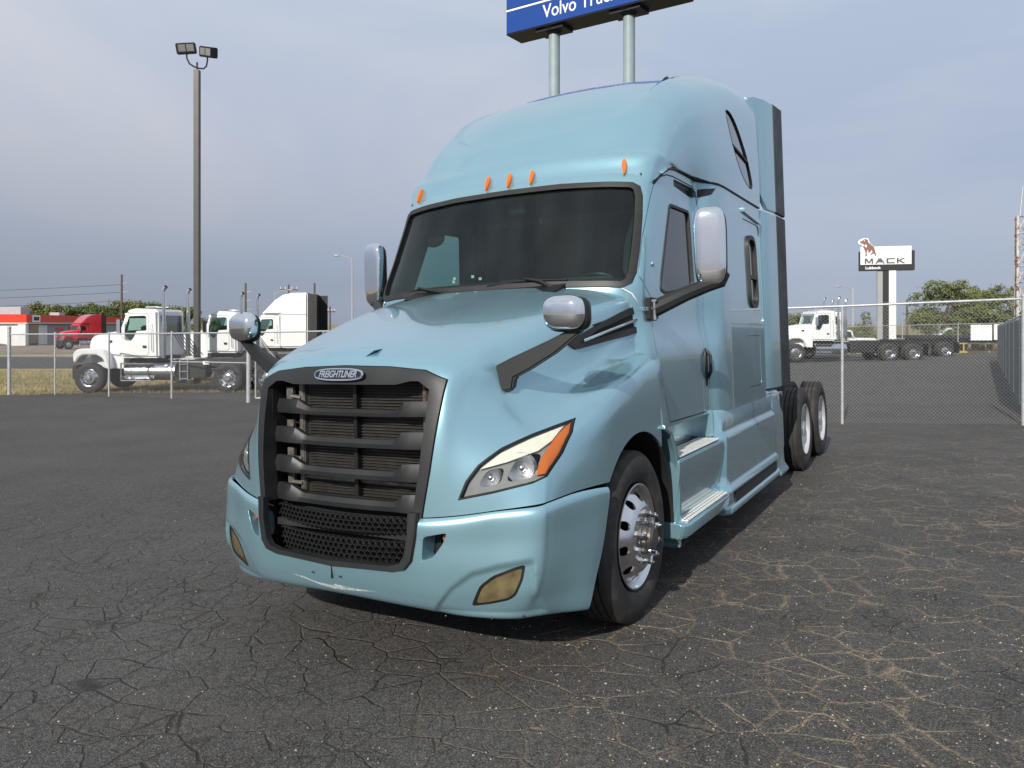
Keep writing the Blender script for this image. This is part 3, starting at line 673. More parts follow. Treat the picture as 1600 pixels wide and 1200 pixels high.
drip = shellp(CG, .02, .03, M['paint'], [(onlyx(rounded([(2.80,2.80),(3.46,2.76),(3.49,2.80),(2.80,2.845)], .01)), 'INTERSECT')])
jamb = shellp(CG, -.028, .02, M['black'], [(onlyx(offset_poly(DOOR, .03)), 'INTERSECT'), (onlyx(offset_poly(DOOR, -.03)), 'DIFFERENCE')])
for s in (1, -1):
    g = (lambda me: me) if s == 1 else mirrored
    d = obj('door', g(door_me), truck); obj('side_window', g(dglass), d); obj('window_seal', g(dseal), d)
    obj('recess_shade', g(tri), d); obj('notch_shade', g(tri2), cab); obj('door_jamb', g(jamb), cab)
    mb = MB(); mb.ellipsoid((s * 1.135, 1.735, 1.43), (.012, .035, .155), 14, 10); b = mb.build('handle_pocket', M['black'], d)
    mb = MB(); mb.tube([(s * 1.14, 1.735, 1.56), (s * 1.168, 1.735, 1.52), (s * 1.17, 1.735, 1.40), (s * 1.145, 1.735, 1.34)], .014, 8); mb.build('handle', M['black'], d)
    w = obj('sleeper_window', g(sglass), cab); obj('frame', g(sseal), w); obj('crossbar', g(sbar), w)
    obj('window_surround', g(hatch), cab); obj('locker_door', g(lock), cab); obj('drip_rail', g(drip), cab)
    MB().ellipsoid((s * 1.092, .66, 2.18), (.012, .02, .02), 10, 6).build('sensor', M['paint'], cab)

# ---- roof
roof_c = [  # side -> centre for each station
 [(1.088,.93,2.86),(1.066,.83,2.79),(1.015,.745,2.757),(.86,.675,2.775),(.6,.625,2.792),(.3,.605,2.80),(0,.60,2.803)],
 [(1.098,1.02,2.895),(1.082,.89,2.872),(1.035,.795,2.866),(.885,.728,2.870),(.6,.675,2.872),(.3,.655,2.872),(0,.648,2.872)],
 [(1.103,1.12,2.925),(1.10,.98,2.945),(1.062,.86,2.975),(.91,.785,2.985),(.6,.722,2.988),(.3,.695,2.99),(0,.684,2.99)],
 [(1.108,1.20,2.93),(1.108,1.05,2.97),(1.058,.935,3.025),(.905,.85,3.045),(.6,.775,3.050),(.3,.748,3.052),(0,.74,3.052)],
 [(1.118,1.5,2.93),(1.13,1.33,3.13),(1.07,1.17,3.27),(.9,1.055,3.32),(.6,.975,3.325),(.3,.945,3.325),(0,.935,3.325)],
 [(1.185,1.95,2.93),(1.185,1.78,3.25),(1.115,1.56,3.50),(.925,1.42,3.60),(.6,1.34,3.635),(.3,1.305,3.64),(0,1.30,3.64)],
 [(1.218,2.5,2.93),(1.212,2.38,3.35),(1.145,2.18,3.70),(.945,2.02,3.855),(.6,1.93,3.91),(.3,1.90,3.925),(0,1.89,3.93)],
 [(1.222,3.0,2.93),(1.218,2.95,3.42),(1.165,2.85,3.88),(.985,2.74,4.04),(.6,2.67,4.055),(.3,2.64,4.07),(0,2.63,4.075)],
 [(1.222,3.495,2.93),(1.220,3.495,3.46),(1.180,3.495,3.94),(1.01,3.495,4.10),(.6,3.495,4.115),(.3,3.495,4.13),(0,3.495,4.135)],
]
RC = [[tuple(p) for p in row[::-1]] for row in roof_c]      # centre first
RG = tensor(mirror_cols(RC), 14, 14)
RW = [(2.40,3.64),(2.52,3.66),(2.70,3.58),(2.90,3.43),(3.06,3.27),(3.18,3.10),(3.14,3.06),(2.86,3.10),(2.60,3.24),(2.44,3.46)]
RWs = smooth_closed(RW, 3)
# sunken oval in the forehead of the roof, pressed into the surface
R_, K_ = RG.shape[:2]
nrm = grid_off(RG, 1.0) - RG
ox, oz = 0.0, 3.72
for r in range(R_):
    for k in range(K_):
        x, y, z = RG[r, k]
        e = (abs(x) / .84)**3.2 + (abs(z - oz) / .46)**2.6
        if y < 3.0 and e < 1.5:
            w = min(1, max(0, (1.08 - e) / .13)); w = w * w * (3 - 2 * w); w *= min(1, max(0, (2.95 - y) / .9))
            RG[r, k] -= nrm[r, k] * (.030 * w + .012 * math.exp(-((e - 1.04) / .05)**2) * (1 if y < 2.4 else 0))
RBV = bvh(cmesh_grid(RG))
roof = obj('roof', shellp(RG, 0, .025, M['paint'], [(cutx(RWs), 'DIFFERENCE')]), truck)
rw = shellp(RG, -.012, .008, M['darkglass'], [(onlyx(offset_poly(RWs, .003)), 'INTERSECT')])
rws = shellp(RG, .002, .03, M['seal'], [(onlyx(RWs), 'INTERSECT'), (onlyx(offset_poly(RWs, -.007)), 'DIFFERENCE')])
rwb = shellp(RG, .004, .03, M['seal'], [(onlyx([(2.45,3.37),(3.05,3.30),(3.05,3.285),(2.45,3.352)]), 'INTERSECT'), (onlyx(RWs), 'INTERSECT')])
for s in (1, -1):
    g = (lambda me: me) if s == 1 else mirrored
    w = obj('roof_window', g(rw), roof); obj('frame', g(rws), w); obj('crossbar', g(rwb), w)
# dark joint between roof and cab
mb = MB()
for s in (1, -1):
    P = [(1.035,.80,2.742),(1.072,.87,2.80),(1.090,.97,2.862),(1.100,1.08,2.905),(1.106,1.25,2.925),(1.112,1.5,2.928),(1.12,1.75,2.928),(1.165,1.87,2.928),(1.203,1.99,2.928),(1.214,2.15,2.928),(1.216,3.49,2.928)]
    mb.tube([(s * x, y, z) for x, y, z in P], .0085, 6)
mb.build('roof_joint', M['seal'], truck)
# marker lamps, each on its own base
def on_roof(x, z): return RBV.ray_cast(Vector((x, -3, z)), Vector((0, 1, 0)))[0].y
for x in (-.882, -.191, 0, .191, .882):
    z = 2.875; y = on_roof(x, z); yaw = math.atan2(on_roof(x + .04, z) - on_roof(x - .04, z), .08); lean = math.atan2(on_roof(x, z + .05) - on_roof(x, z - .05), .10)
    ml = link(bpy.data.objects.new('marker_lamp', None), truck); ml.location = (x, y, z); ml.rotation_euler = (-lean, 0, yaw)
    P = [(.019 * math.cos(t) * (1 - .28 * (1 - math.sin(t)) / 2), .064 * math.sin(t)) for t in [2 * math.pi * k / 20 for k in range(20)]]
    MB().prism(offset_poly(P, .005), -.004, .02, 'y').build('base', M['paint'], ml)
    MB().prism(P, -.030, .004, 'y').build('lens', M['orange'], ml, bevel=.007, bevseg=3)
    MB().box((-.004, -.034, -.035), (.004, -.028, .035)).build('rib', M['amberlens'], ml)
# antenna fin and roof edge strips
hp = RBV.ray_cast(Vector((.80, 1.95, 6)), Vector((0, 0, -1)))[0]
mb = MB(); mb.tube([(hp.x - .02, hp.y - .07, hp.z - .045), (hp.x, hp.y, hp.z + .012), (hp.x + .01, hp.y + .03, hp.z + .03)], [.010, .016, .012], 8); mb.build('antenna_base', M['black'], roof)
# ---- back wall, floor and cabin inside
mb = MB(); mb.box((-1.19,3.43,1.06), (1.19,3.46,3.55)); mb.build('back_wall', M['white'], cab)
mb = MB(); mb.box((-1.08,.50,1.06), (1.08,3.4,1.12)); mb.build('cabin_floor', M['interior'], cab)
mb = MB(); mb.box((-1.06,1.95,1.12), (1.06,1.98,2.75)); mb.build('sleeper_curtain', M['interior'], cab)
mb = MB(); mb.box((-1.0,.75,2.80), (1.0,1.95,2.83)); mb.build('headliner', M['interior'], cab)
mb = MB(); mb.prism([(.36,1.30),(.38,2.02),(.60,2.06),(.86,2.02),(.94,1.90),(.90,1.3)], -1.03, 1.03, 'x'); mb.build('dashboard', M['interior2'], cab, bevel=.02)
mb = MB(); mb.prism([(.56,2.055),(.62,2.12),(.80,2.12),(.86,2.03)], .28, .82, 'x'); mb.build('instrument_hood', M['interior'], cab, bevel=.015)
mb = MB(); mb.prism([(.62,2.055),(.66,2.14),(.70,2.14),(.73,2.04)], -.12, .06, 'x'); mb.build('toll_tag', M['black'], cab, bevel=.01)
for sx in (.56, -.56):
    mb = MB(); mb.box((sx - .26,1.28,1.50), (sx + .26,1.78,1.66)); mb.box((sx - .25,1.70,1.62), (sx + .25,1.85,2.28)); mb.box((sx - .14,1.74,2.30), (sx + .14,1.84,2.50))
    mb.build('seat', M['interior'], cab, bevel=.04, bevseg=3)
mb = MB(); c = Vector((.56,1.06,2.02)); nn = Vector((0,.62,.78)).normalized(); a = Vector((1,0,0)); b = nn.cross(a)
mb.tube([c + (a * math.cos(t * math.pi / 16) + b * math.sin(t * math.pi / 16)) * .225 for t in range(33)], .015, 8, cap=False)
for t in (0, math.pi, -math.pi / 2): mb.tube([c, c + (a * math.cos(t) + b * math.sin(t)) * .22], .014, 6)
mb.ellipsoid(c, (.06,.06,.03)); mb.build('steering_wheel', M['black'], cab)
for sx in (-.93,): 
    mb = MB(); mb.ellipsoid((sx,.96,2.56), (.11,.03,.075), 16, 10); mb.tube([(sx,.97,2.62),(sx + .03,.93,2.70)], .012); mb.build('small_round_mirror', M['black'], cab)
mb = MB(); mb.box((-.06,.72,2.64), (.08,.78,2.74)); mb.build('windscreen_camera', M['black'], cab, bevel=.01)
for x, z in ((-.36,2.155),(-.36,2.13),(-.20,2.16),(-.13,2.14)): MB().box((x - .012,.345 + (z - 2.03) * .47,z - .010), (x + .012,.347 + (z - 2.03) * .47,z + .010)).build('sticker', M['signwhite'], ws)
# wipers: arm, blade, pivot
for x0, x1, xp in ((.02,.62,.36),(-.86,-.36,-.42)):
    w = link(bpy.data.objects.new('wiper', None), truck)
    def wsp(x, z, d=.02): return (x, .245 + .25 * abs(x)**2.6 * .62 + (z - 2.03) * .467 - d, z)
    zb = 2.085 if x0 > 0 else 2.075
    mb = MB(); mb.tube([wsp(x0, zb - .015, .012), wsp((x0 + x1) / 2, zb + .008, .014), wsp(x1, zb - .005, .012)], .008, 6); mb.build('blade', M['black'], w)
    mb = MB(); mb.tube([wsp((x0 + x1) / 2, zb + .02, .03), wsp((x0 + x1) / 2 + .12, zb - .005, .045), wsp(xp + .18, 2.025, .04)], [.009,.012,.017], 6); mb.build('arm', M['black'], w)
mb = MB(); mb.prism([(.12,2.0),(.30,2.065),(.36,2.05),(.30,1.95)], -.62, .62, 'x'); mb.build('cowl', M['black'], cab)

# ---- black vent behind the hood side with its bright strip; gap edged by a painted highlight
def hood_ray(y, z):
    for yy in (y, y - .03, y - .06, y - .09, y - .12):
        h = HBV.ray_cast(Vector((3, yy, z)), Vector((-1, 0, 0)))[0]
        if h: return h.x
    return 1.06
vent = shellp(HG, .012, .035, M['black'], [(onlyx(rounded(VENT, .03), .86, 1.3), 'INTERSECT'), (onlyx([(-.22,1.655),(.50,1.765),(.53,1.865),(-.02,1.735)], .80, 1.4), 'DIFFERENCE')])
vback = shellp(HG, .003, .02, M['cavity'], [(onlyx(offset_poly(VENT, -.03), .86, 1.3), 'INTERSECT')])
for s in (1, -1):
    g = (lambda me: me) if s == 1 else mirrored
    v = obj('side_vent', g(vent), hood); obj('vent_backing', g(vback), v)
    mb = MB()
    def vp(y, z, d=.02): return (s * (hood_ray(y, z) + d), y, z)
    mb.tube([vp(-.20,1.672), vp(.0,1.712), vp(.25,1.762), vp(.50,1.812)], .010, 6); mb.build('bright_strip', M['alu'], v)
    mb = MB()
    for dz in (.035,.065,-.032): mb.tube([vp(-.05,1.70 + dz, .006), vp(.20,1.748 + dz, .006), vp(.48,1.80 + dz, .006)], .005, 5)
    mb.build('vent_slat', M['black'], v)
    # cowl side panel filling between hood edge and door, with model lettering plate
    # extender, upper and lower
    for nm, z0, z1, y0, y1, zt0, zt1 in (('upper_extender', 2.945, 0, 3.515, 4.10, 4.02, 4.03), ('lower_extender', 1.13, 2.915, 3.515, 4.10, 0, 0)):
        if z1 == 0: za, zb = z0, (3.97, 4.09)
        else: za, zb = z0, (z1, z1)
        x0, x1, x2 = 1.222, 1.275, 1.30
        e = link(bpy.data.objects.new(nm, None), truck)
        mb = MB(); th = .04
        def wall(P):     # P = [(x,y,zlo,zhi)]
            vs = [(s * x, y, a) for x, y, a, b_ in P] + [(s * x, y, b_) for x, y, a, b_ in P] + [(s * (x - th), y, a) for x, y, a, b_ in P] + [(s * (x - th), y, b_) for x, y, a, b_ in P]
            n = len(P); fs = []
            for i in range(n - 1):
                fs += [[i, i + 1, n + i + 1, n + i], [2 * n + i, 3 * n + i, 3 * n + i + 1, 2 * n + i + 1], [n + i, n + i + 1, 3 * n + i + 1, 3 * n + i], [i, 2 * n + i, 2 * n + i + 1, i + 1]]
            fs += [[0, n, 3 * n, 2 * n], [n - 1, 3 * n - 1, 4 * n - 1, 2 * n - 1]]
            return vs, fs
        top = (lambda t: zb[0] + (zb[1] - zb[0]) * t)
        mb.add(*wall([(1.13,3.49,za + .85,4.05), (1.185,3.56,za + .2,4.065), (x0 + .02,3.75,za,4.075), (x1,4.02,za,4.085)] if z1 == 0 else [(x0 - .03,3.515,za,top(0)), (x0 + .004,3.56,za,top(.1)), (x0 + .03,3.80,za,top(.5)), (x1,4.02,za,top(1))]))
        mb.build('panel', M['paint'], e, bevel=.006)
        mb = MB(); mb.add(*wall([(x1 + .004,4.025,za - .003,top(1) + .003), (x2,4.38,za - .01,top(1) + (.02 if z1 == 0 else .0))]))
        mb.build('rubber_flap', M['plastic'], e, bevel=.008)

# ---- side fairing below the sleeper: extruded profile, rear end turned in
prof = [(1.12,1.085),(1.195,1.075),(1.212,1.05),(1.214,.90),(1.242,.868),(1.246,.84),(1.236,.56),(1.240,.475),(1.268,.440),(1.272,.42),(1.252,.405),(1.252,.31),(1.276,.295),(1.278,.262),(1.262,.245),(1.12,.245)]
for s in (1, -1):
    fa = link(bpy.data.objects.new('side_fairing', None), truck)
    def strip(ya, yb, inset=lambda y: 0, n=2, P=prof, nm='panel', m=None, lab=None):
        vs = []; fs = []; k = len(P)
        for i in range(n + 1):
            y = ya + (yb - ya) * i / n; d = inset(y)
            vs += [(s * (x - d * (1 if x > 1.15 else 0)), y, z) for x, z in P]
        for i in range(n):
            for j in range(k): fs.append([i * k + j, i * k + (j + 1) % k, (i + 1) * k + (j + 1) % k, (i + 1) * k + j])
        fs += [list(range(k)), [n * k + j for j in range(k)][::-1]]
        mb = MB(); mb.add(vs, fs); return mb.build(nm, m or M['paint'], fa, bevel=.005)
    strip(1.80, 2.96, lambda y: .045 * max(0, (1.86 - y) / .06) if y < 1.86 else 0, 20)
    strip(2.966, 3.78)
    pr2 = [(x, z) for x, z in prof if z > .46 or x < 1.13] 
    prR = [(1.12,1.085),(1.195,1.075),(1.212,1.05),(1.222,.90),(1.236,.868),(1.238,.84),(1.240,.56),(1.243,.43),(1.248,.33),(1.29,.265),(1.288,.24),(1.262,.235),(1.12,.235)]
    strip(3.786, 4.30, lambda y: .05 * max(0, (y - 4.2) / .1), 8, prR)
    mb = MB(); mb.box((s * 1.252 if s > 0 else -1.262, 2.02, .315), (1.262 if s > 0 else s * 1.252, 3.70, .40)); mb.build('kick_strip', M['plastic'], fa)
    # steps: treads, risers, toe board
    st = link(bpy.data.objects.new('step_unit', None), truck)
    def X(a, b): return (min(s * a, s * b), max(s * a, s * b))
    x0, x1 = X(1.00, 1.012); MB().box((x0,.74,.86), (x1,1.80,1.11)).build('toe_board', M['alu'], st)
    MB().ellipsoid((s * 1.014,1.52,1.05), (.008,.018,.018), 10, 6).build('toe_board_stud', M['black'], st)
    x0, x1 = X(1.00, 1.16); MB().box((x0,1.76,.87), (x1,1.80,1.085)).build('end_panel', M['paint'], st, bevel=.01)
    # riser below the upper tread
    mb = MB(); R1 = [(1.02,.860),(1.205,.860),(1.235,.845),(1.237,.80),(1.225,.70),(1.190,.50),(1.185,.44),(1.02,.44)]
    mb.v, mb.f = [], []; k = len(R1)
    vs = [(s * x, y, z) for y in (.66, .72, 1.795) for x, z in R1]; fs = [[i * k + j, i * k + (j + 1) % k, (i + 1) * k + (j + 1) % k, (i + 1) * k + j] for i in range(2) for j in range(k)] + [list(range(k)), [2 * k + j for j in range(k)][::-1]]
    mb.add(vs, fs).build('riser', M['paint'], st, bevel=.006)
    mb = MB(); R2 = [(1.05,.440),(1.262,.440),(1.285,.432),(1.29,.415),(1.275,.345),(1.255,.33),(1.05,.33)]; k = len(R2)
    taper = {.62: .03, .68: 0.0, 1.72: 0.0, 1.86: .055}
    vs = [(s * (x - (d if x > 1.1 else 0)), y, z) for y, d in taper.items() for x, z in R2]; fs = [[i * k + j, i * k + (j + 1) % k, (i + 1) * k + (j + 1) % k, (i + 1) * k + j] for i in range(3) for j in range(k)] + [list(range(k)), [3 * k + j for j in range(k)][::-1]]
    mb.add(vs, fs).build('lower_step_body', M['paint'], st, bevel=.008)
    for nm, xa, xb, z, ya, yb in (('upper_tread', 1.05, 1.222, .862, .72, 1.74), ('lower_tread', 1.155, 1.272, .442, .70, 1.74)):
        x0, x1 = X(xa, xb); t = MB().box((x0, ya, z), (x1, yb, z + .006)).build(nm, M['alutread'], st, bevel=.002)
        mb = MB(); nx = 4 if nm[0] == 'l' else 6
        for i in range(nx):
            for j in range(24):
                cx = xa + (xb - xa) * (i + .5) / nx; cy = ya + (yb - ya) * (j + .5) / 24
                mb.box((s * cx - .007, cy - .014, z + .006), (s * cx + .007, cy + .014, z + .011))
        mb.build('grip_ribs', M['alutread'], t, smooth=False, kind='stuff')
        mb = MB()
        for i in range(nx - 1):
            for j in range(24):
                cx = xa + (xb - xa) * (i + 1) / nx; cy = ya + (yb - ya) * (j + .5) / 24
                mb.box((s * cx - .004, cy - .012, z + .0062), (s * cx + .004, cy + .012, z + .0072))
        mb.build('drain_slots', M['cavity'], t, smooth=False, kind='stuff')
    # mudguard flare behind the front wheel
    P = [(.43,1.085),(.56,1.03),(.645,.90),(.69,.70),(.69,.50),(.66,.27)]
    vs = []; fs = []
    Q = [(.43,1.12),(.60,1.06),(.695,.92),(.74,.70),(.74,.50),(.70,.27)]
    for (a, b), (c_, d_) in zip(P, Q): vs += [(s * .95,a,b), (s * 1.19,a,b), (s * 1.222,a - .012,b + .004), (s * 1.226,(a + c_) / 2,(b + d_) / 2), (s * 1.20,c_,d_), (s * .95,c_,d_)]
    for i in range(5):
        for j in range(6): fs.append([i * 6 + j, i * 6 + (j + 1) % 6, (i + 1) * 6 + (j + 1) % 6, (i + 1) * 6 + j])
    fs += [list(range(6))[::-1], [30 + j for j in range(6)]]
    MB().add(vs, fs).build('wheel_flare', M['paint'], st, bevel=.006)
    # cowl quarter panel between the hood edge and the door
    qp = link(bpy.data.objects.new('quarter_panel', None), truck)
    G2 = np.array([[(1.165,.36,1.06),(1.172,.46,1.06),(1.150,.60,1.07),(1.135,.74,1.08)],[(1.175,.37,1.25),(1.172,.46,1.25),(1.155,.56,1.25),(1.140,.70,1.25)],
                   [(1.165,.37,1.43),(1.162,.45,1.44),(1.15,.52,1.45),(1.138,.64,1.46)],[(1.105,.37,1.53),(1.11,.45,1.54),(1.118,.52,1.56),(1.128,.60,1.58)],[(1.04,.40,1.60),(1.07,.46,1.62),(1.095,.54,1.66),(1.108,.60,1.70)],
                   [(1.03,.42,1.80),(1.06,.48,1.80),(1.088,.55,1.80),(1.098,.62,1.80)],[(1.01,.40,1.92),(1.045,.455,1.93),(1.08,.54,1.93),(1.094,.62,1.93)],[(.97,.37,2.03),(1.035,.42,2.03),(1.07,.475,2.03),(1.085,.53,2.03)]])
    GG = tensor(G2, 8, 6)
    me = shell_from_grid(GG, .02, M['paint']); me = me if s == 1 else mirrored(me); fix(me, True, 40); obj('skin', me, qp)
    # white tube standing for the highlight on the hood's rear edge
    mb = MB(); mb.tube([(s * .985,.352,2.005),(s * 1.035,.40,1.97),(s * 1.056,.435,1.92),(s * 1.064,.455,1.86),(s * 1.066,.465,1.76),(s * 1.070,.475,1.70)], .0055, 6); mb.build('edge_highlight', M['white'], hood)
    make_text('model_lettering', 'CASCADIA', .036, M['chrome'], qp, (s * 1.098,.475,1.868), (rad(90), 0, rad(62 if s > 0 else -62)), ext=.001, sx=.55)

# ---- mirrors
def superbox(c, h, e=3.0, n=28, m=16, rot=None, taper=0.0):
    vs = []; c = Vector(c)
    def sp(v, p): return math.copysign(abs(v)**p, v)
    for i in range(m + 1):
        t = -math.pi / 2 + math.pi * i / m
        for k in range(n):
            a = 2 * math.pi * k / n; q = 2 / e
            p = Vector((h[0] * sp(math.cos(t), q) * sp(math.cos(a), q), h[1] * sp(math.cos(t), q) * sp(math.sin(a), q), h[2] * sp(math.sin(t), q)))
            p.x *= 1 + taper * p.z / h[2]
            if rot is not None: p = rot @ p
            vs.append(c + p)
    fs = [[i * n + k, i * n + (k + 1) % n, (i + 1) * n + (k + 1) % n, (i + 1) * n + k] for i in range(m) for k in range(n)]
    return vs, fs
for s in (1, -1):
    # door mirror
    dm = link(bpy.data.objects.new('door_mirror', None), truck)
    rz = Matrix.Rotation(s * rad(14), 3, 'Z')
    MB().add(*superbox((s * 1.448,.80,2.285), (.106,.050,.262), 4.2, 36, 20, rz, .03)).build('housing', M['chrome'], dm, angle=60)
    MB().add(*superbox((s * 1.446,.826,2.27), (.109,.034,.258), 5, 36, 20, rz, .03)).build('back_shell', M['black'], dm, angle=60)
    v, f = superbox((s * 1.440,.862,2.28), (.095,.006,.232), 6, 24, 12, rz); MB().add(v, f).build('mirror_glass', M['chrome'], dm)
    MB().tube([(s * 1.10,.56,1.86),(s * 1.17,.60,1.895),(s * 1.30,.70,1.965),(s * 1.42,.80,2.02),(s * 1.50,.85,2.045),(s * 1.53,.88,2.10)], [.062,.058,.052,.048,.045,.03], 10).build('arm', M['plastic'], dm)
    MB().box(X2 := (min(s * 1.085, s * 1.135),.50,1.79), (max(s * 1.085, s * 1.135),.63,1.945)).build('foot', M['black'], dm, bevel=.012)
    mb = MB(); mb.box((min(s * 1.135, s * 1.15),.515,1.795), (max(s * 1.135, s * 1.15),.535,1.925)); mb.box((min(s * 1.13, s * 1.165),.50,1.915), (max(s * 1.13, s * 1.165),.60,1.93)); mb.build('hinge', M['chrome'], dm, bevel=.004)
    # hood mirror on its long arm
    hm = link(bpy.data.objects.new('hood_mirror', None), truck)
    rz = Matrix.Rotation(s * rad(6), 3, 'Z')
    MB().add(*superbox((s * 1.160,-.875,1.818), (.112,.060,.088), 3.0, 32, 18, rz)).build('housing', M['chrome'], hm, angle=60)
    MB().add(*superbox((s * 1.168,-.840,1.810), (.116,.042,.090), 3.6, 32, 18, rz)).build('back_shell', M['black'], hm, angle=60)
    # flat-sided arm: side outline in the upright plane through the foot and the mirror, given real thickness
    AP = [(-.067,1.405),(-.053,1.543),(.057,1.594),(.269,1.683),(.380,1.735),(.46,1.79),(.475,1.76),(.440,1.722),(.301,1.615),(.161,1.534),(.075,1.492),(.063,1.430)]
    dx_, dy_ = .9871, .1601; nx_, ny_ = -dy_, dx_
    n = len(AP); vs = []
    for off in (-.034, .040):
        for t_, z in AP:
            w_ = 1 - .35 * max(0, min(1, t_ / .5)); vs.append((s * (.80 + dx_ * t_ + nx_ * off * w_), -.895 + dy_ * t_ + ny_ * off * w_, z))
    fs = [list(range(n)), [n + i for i in range(n)][::-1]] + [[i, n + i, n + (i + 1) % n, (i + 1) % n] for i in range(n)]
    MB().add(vs, fs).build('arm', M['plastic'], hm, bevel=.009, bevseg=3)

# ---- wheels
def steer_wheel(s, y, nm='front_wheel'):
    w = link(bpy.data.objects.new(nm, None), truck); w.location = (s * 1.185, y, .5)
    # profile: axial 0 = outer face of the tyre, negative inboard; mirrored by s
    T = [(-.045,.300),(-.020,.315),(.000,.345),(.008,.385),(.010,.415),(.004,.450),(-.012,.478),(-.022,.492),(-.030,.499)]
    gr = []
    for a in (-.066,-.112,-.158,-.204): gr += [(a + .006,.503),(a + .004,.489),(a - .004,.489),(a - .006,.503)]
    T += [(-.040,.503)] + gr + [(-.230,.503),(-.240,.499),(-.250,.490),(-.265,.465),(-.275,.42),(-.270,.36),(-.245,.31),(-.225,.300)]
    MB().lathe([(s * a, r) for a, r in T], 96).build('tyre', M['rubber'], w, angle=28)
    rim = [(-.225,.300),(-.05,.292),(-.018,.300),(-.012,.309),(-.004,.309),(-.002,.300),(-.016,.286),(-.040,.279),(-.050,.270)]
    r = MB().lathe([(s * a, r_) for a, r_ in rim], 96).build('rim', M['alu'], w, angle=40)
    # disc with ten hand holes: dished outwards to the hub face
    disc = [(-.055,.274),(-.045,.262),(-.010,.235),(.018,.205),(.034,.182),(.038,.172),(.038,.10)]
    mb = MB(); th = .012
    prof = disc + [(a - th, q) for a, q in disc[::-1]]
    mb.lathe([(s * a, q) for a, q in prof], 120, close=True); me = cmesh(mb); me.materials.append(M['alu'])
    hc = MB()
    for k in range(10):
        t = 2 * math.pi * (k + .25) / 10; cy, cz = .2275 * math.cos(t), .2275 * math.sin(t)
        hc.tube([(-.3, cy, cz), (.3, cy, cz)], .027, 16)
    d = boolean(me, [(cmesh(hc), 'DIFFERENCE')]); fix(d, True, 35); obj('disc', d, w)
    mb = MB(); mb.lathe([(s * a, q) for a, q in [(-.10,.28),(-.085,.05)]], 32); mb.build('brake_dark', M['cavity'], w)
    hub = MB().lathe([(s * a, q) for a, q in [(.03,.105),(.045,.10),(.052,.088),(.075,.084),(.080,.075),(.094,.070),(.098,.060),(.104,.055),(.106,.02),(.106,.0)]], 36).build('hub', M['hubsteel'], w)
    mb = MB()
    for k in range(6):
        t = 2 * math.pi * k / 6; mb.lathe([(s * .075,.008),(s * .090,.008),(s * .090,0)], 6, c=(0, .078 * math.cos(t), .078 * math.sin(t)))
    mb.build('hub_bolts', M['chrome'], w)
    for k in range(10):
        t = 2 * math.pi * (k + .5) / 10; c = (0, .1425 * math.cos(t), .1425 * math.sin(t))
        nb = MB(); nb.lathe([(s * a, q) for a, q in [(.036,.021),(.044,.021),(.046,.0165),(.078,.0165),(.082,.013),(.084,.0)]], 6, c=c); nb.lathe([(s * .08,.009),(s * .094,.009),(s * .095,0)], 10, c=c)
        nb.build('wheel_nut', M['alu'], w, angle=20)
    return w
def drive_wheel(s, y):
    w = link(bpy.data.objects.new('rear_wheel', None), truck); w.location = (s * 1.235, y, .5)
    for nm, o_ in (('tyre', 0), ('inner_tyre', -.335)):
        T = [(-.045,.300),(-.018,.315),(.000,.345),(.006,.385),(.006,.420),(-.004,.455),(-.016,.482),(-.024,.495),(-.032,.500)]
        gr = []
        for a in (-.075,-.125,-.175): gr += [(a + .006,.503),(a + .004,.486),(a - .004,.486),(a - .006,.503)]
        T += [(-.040,.503)] + gr + [(-.215,.503),(-.228,.498),(-.240,.486),(-.255,.455),(-.26,.41),(-.255,.35),(-.235,.31),(-.215,.300)]
        t_ = MB().lathe([(s * (a + o_), r) for a, r in T], 96).build(nm, M['rubber'], w, angle=28)
        if nm == 'tyre':
            mb = MB()
            for k in range(90):
                t = 2 * math.pi * k / 90
                for a in (-.034, -.222):
                    cc = Vector((s * a, .497 * math.cos(t), .497 * math.sin(t))); R_ = Matrix.Rotation(t, 3, 'X')
                    mb.box((cc.x - .012, cc.y - .010, cc.z - .006), (cc.x + .012, cc.y + .008, cc.z + .006), R_, cc)
            mb.build('tread_lugs', M['rubber'], t_, smooth=False, kind='stuff')
    rim = [(-.225,.300),(-.05,.290),(-.018,.298),(-.012,.309),(-.004,.309),(-.002,.300),(-.016,.286),(-.045,.277),(-.10,.268),(-.128,.255),(-.150,.225),(-.160,.19),(-.160,.10)]
    MB().lathe([(s * a, r_) for a, r_ in rim], 72).build('rim', M['rim'], w, angle=35)
    MB().lathe([(s * a, q) for a, q in [(-.165,.135),(-.13,.13),(-.10,.11),(-.02,.095),(-.015,.085),(-.012,0)]], 36).build('hub', M['rim'], w)
    mb = MB()
    for k in range(10):
        t = 2 * math.pi * (k + .5) / 10; c = (0, .1675 * math.cos(t), .1675 * math.sin(t)); mb.lathe([(s * -.16,.019),(s * -.125,.017),(s * -.12,0)], 6, c=c)
    mb.build('wheel_nuts', M['alu'], w)
for s in (1, -1):
    steer_wheel(s, 0.0)
    for y in (5.654, 6.974): drive_wheel(s, y)

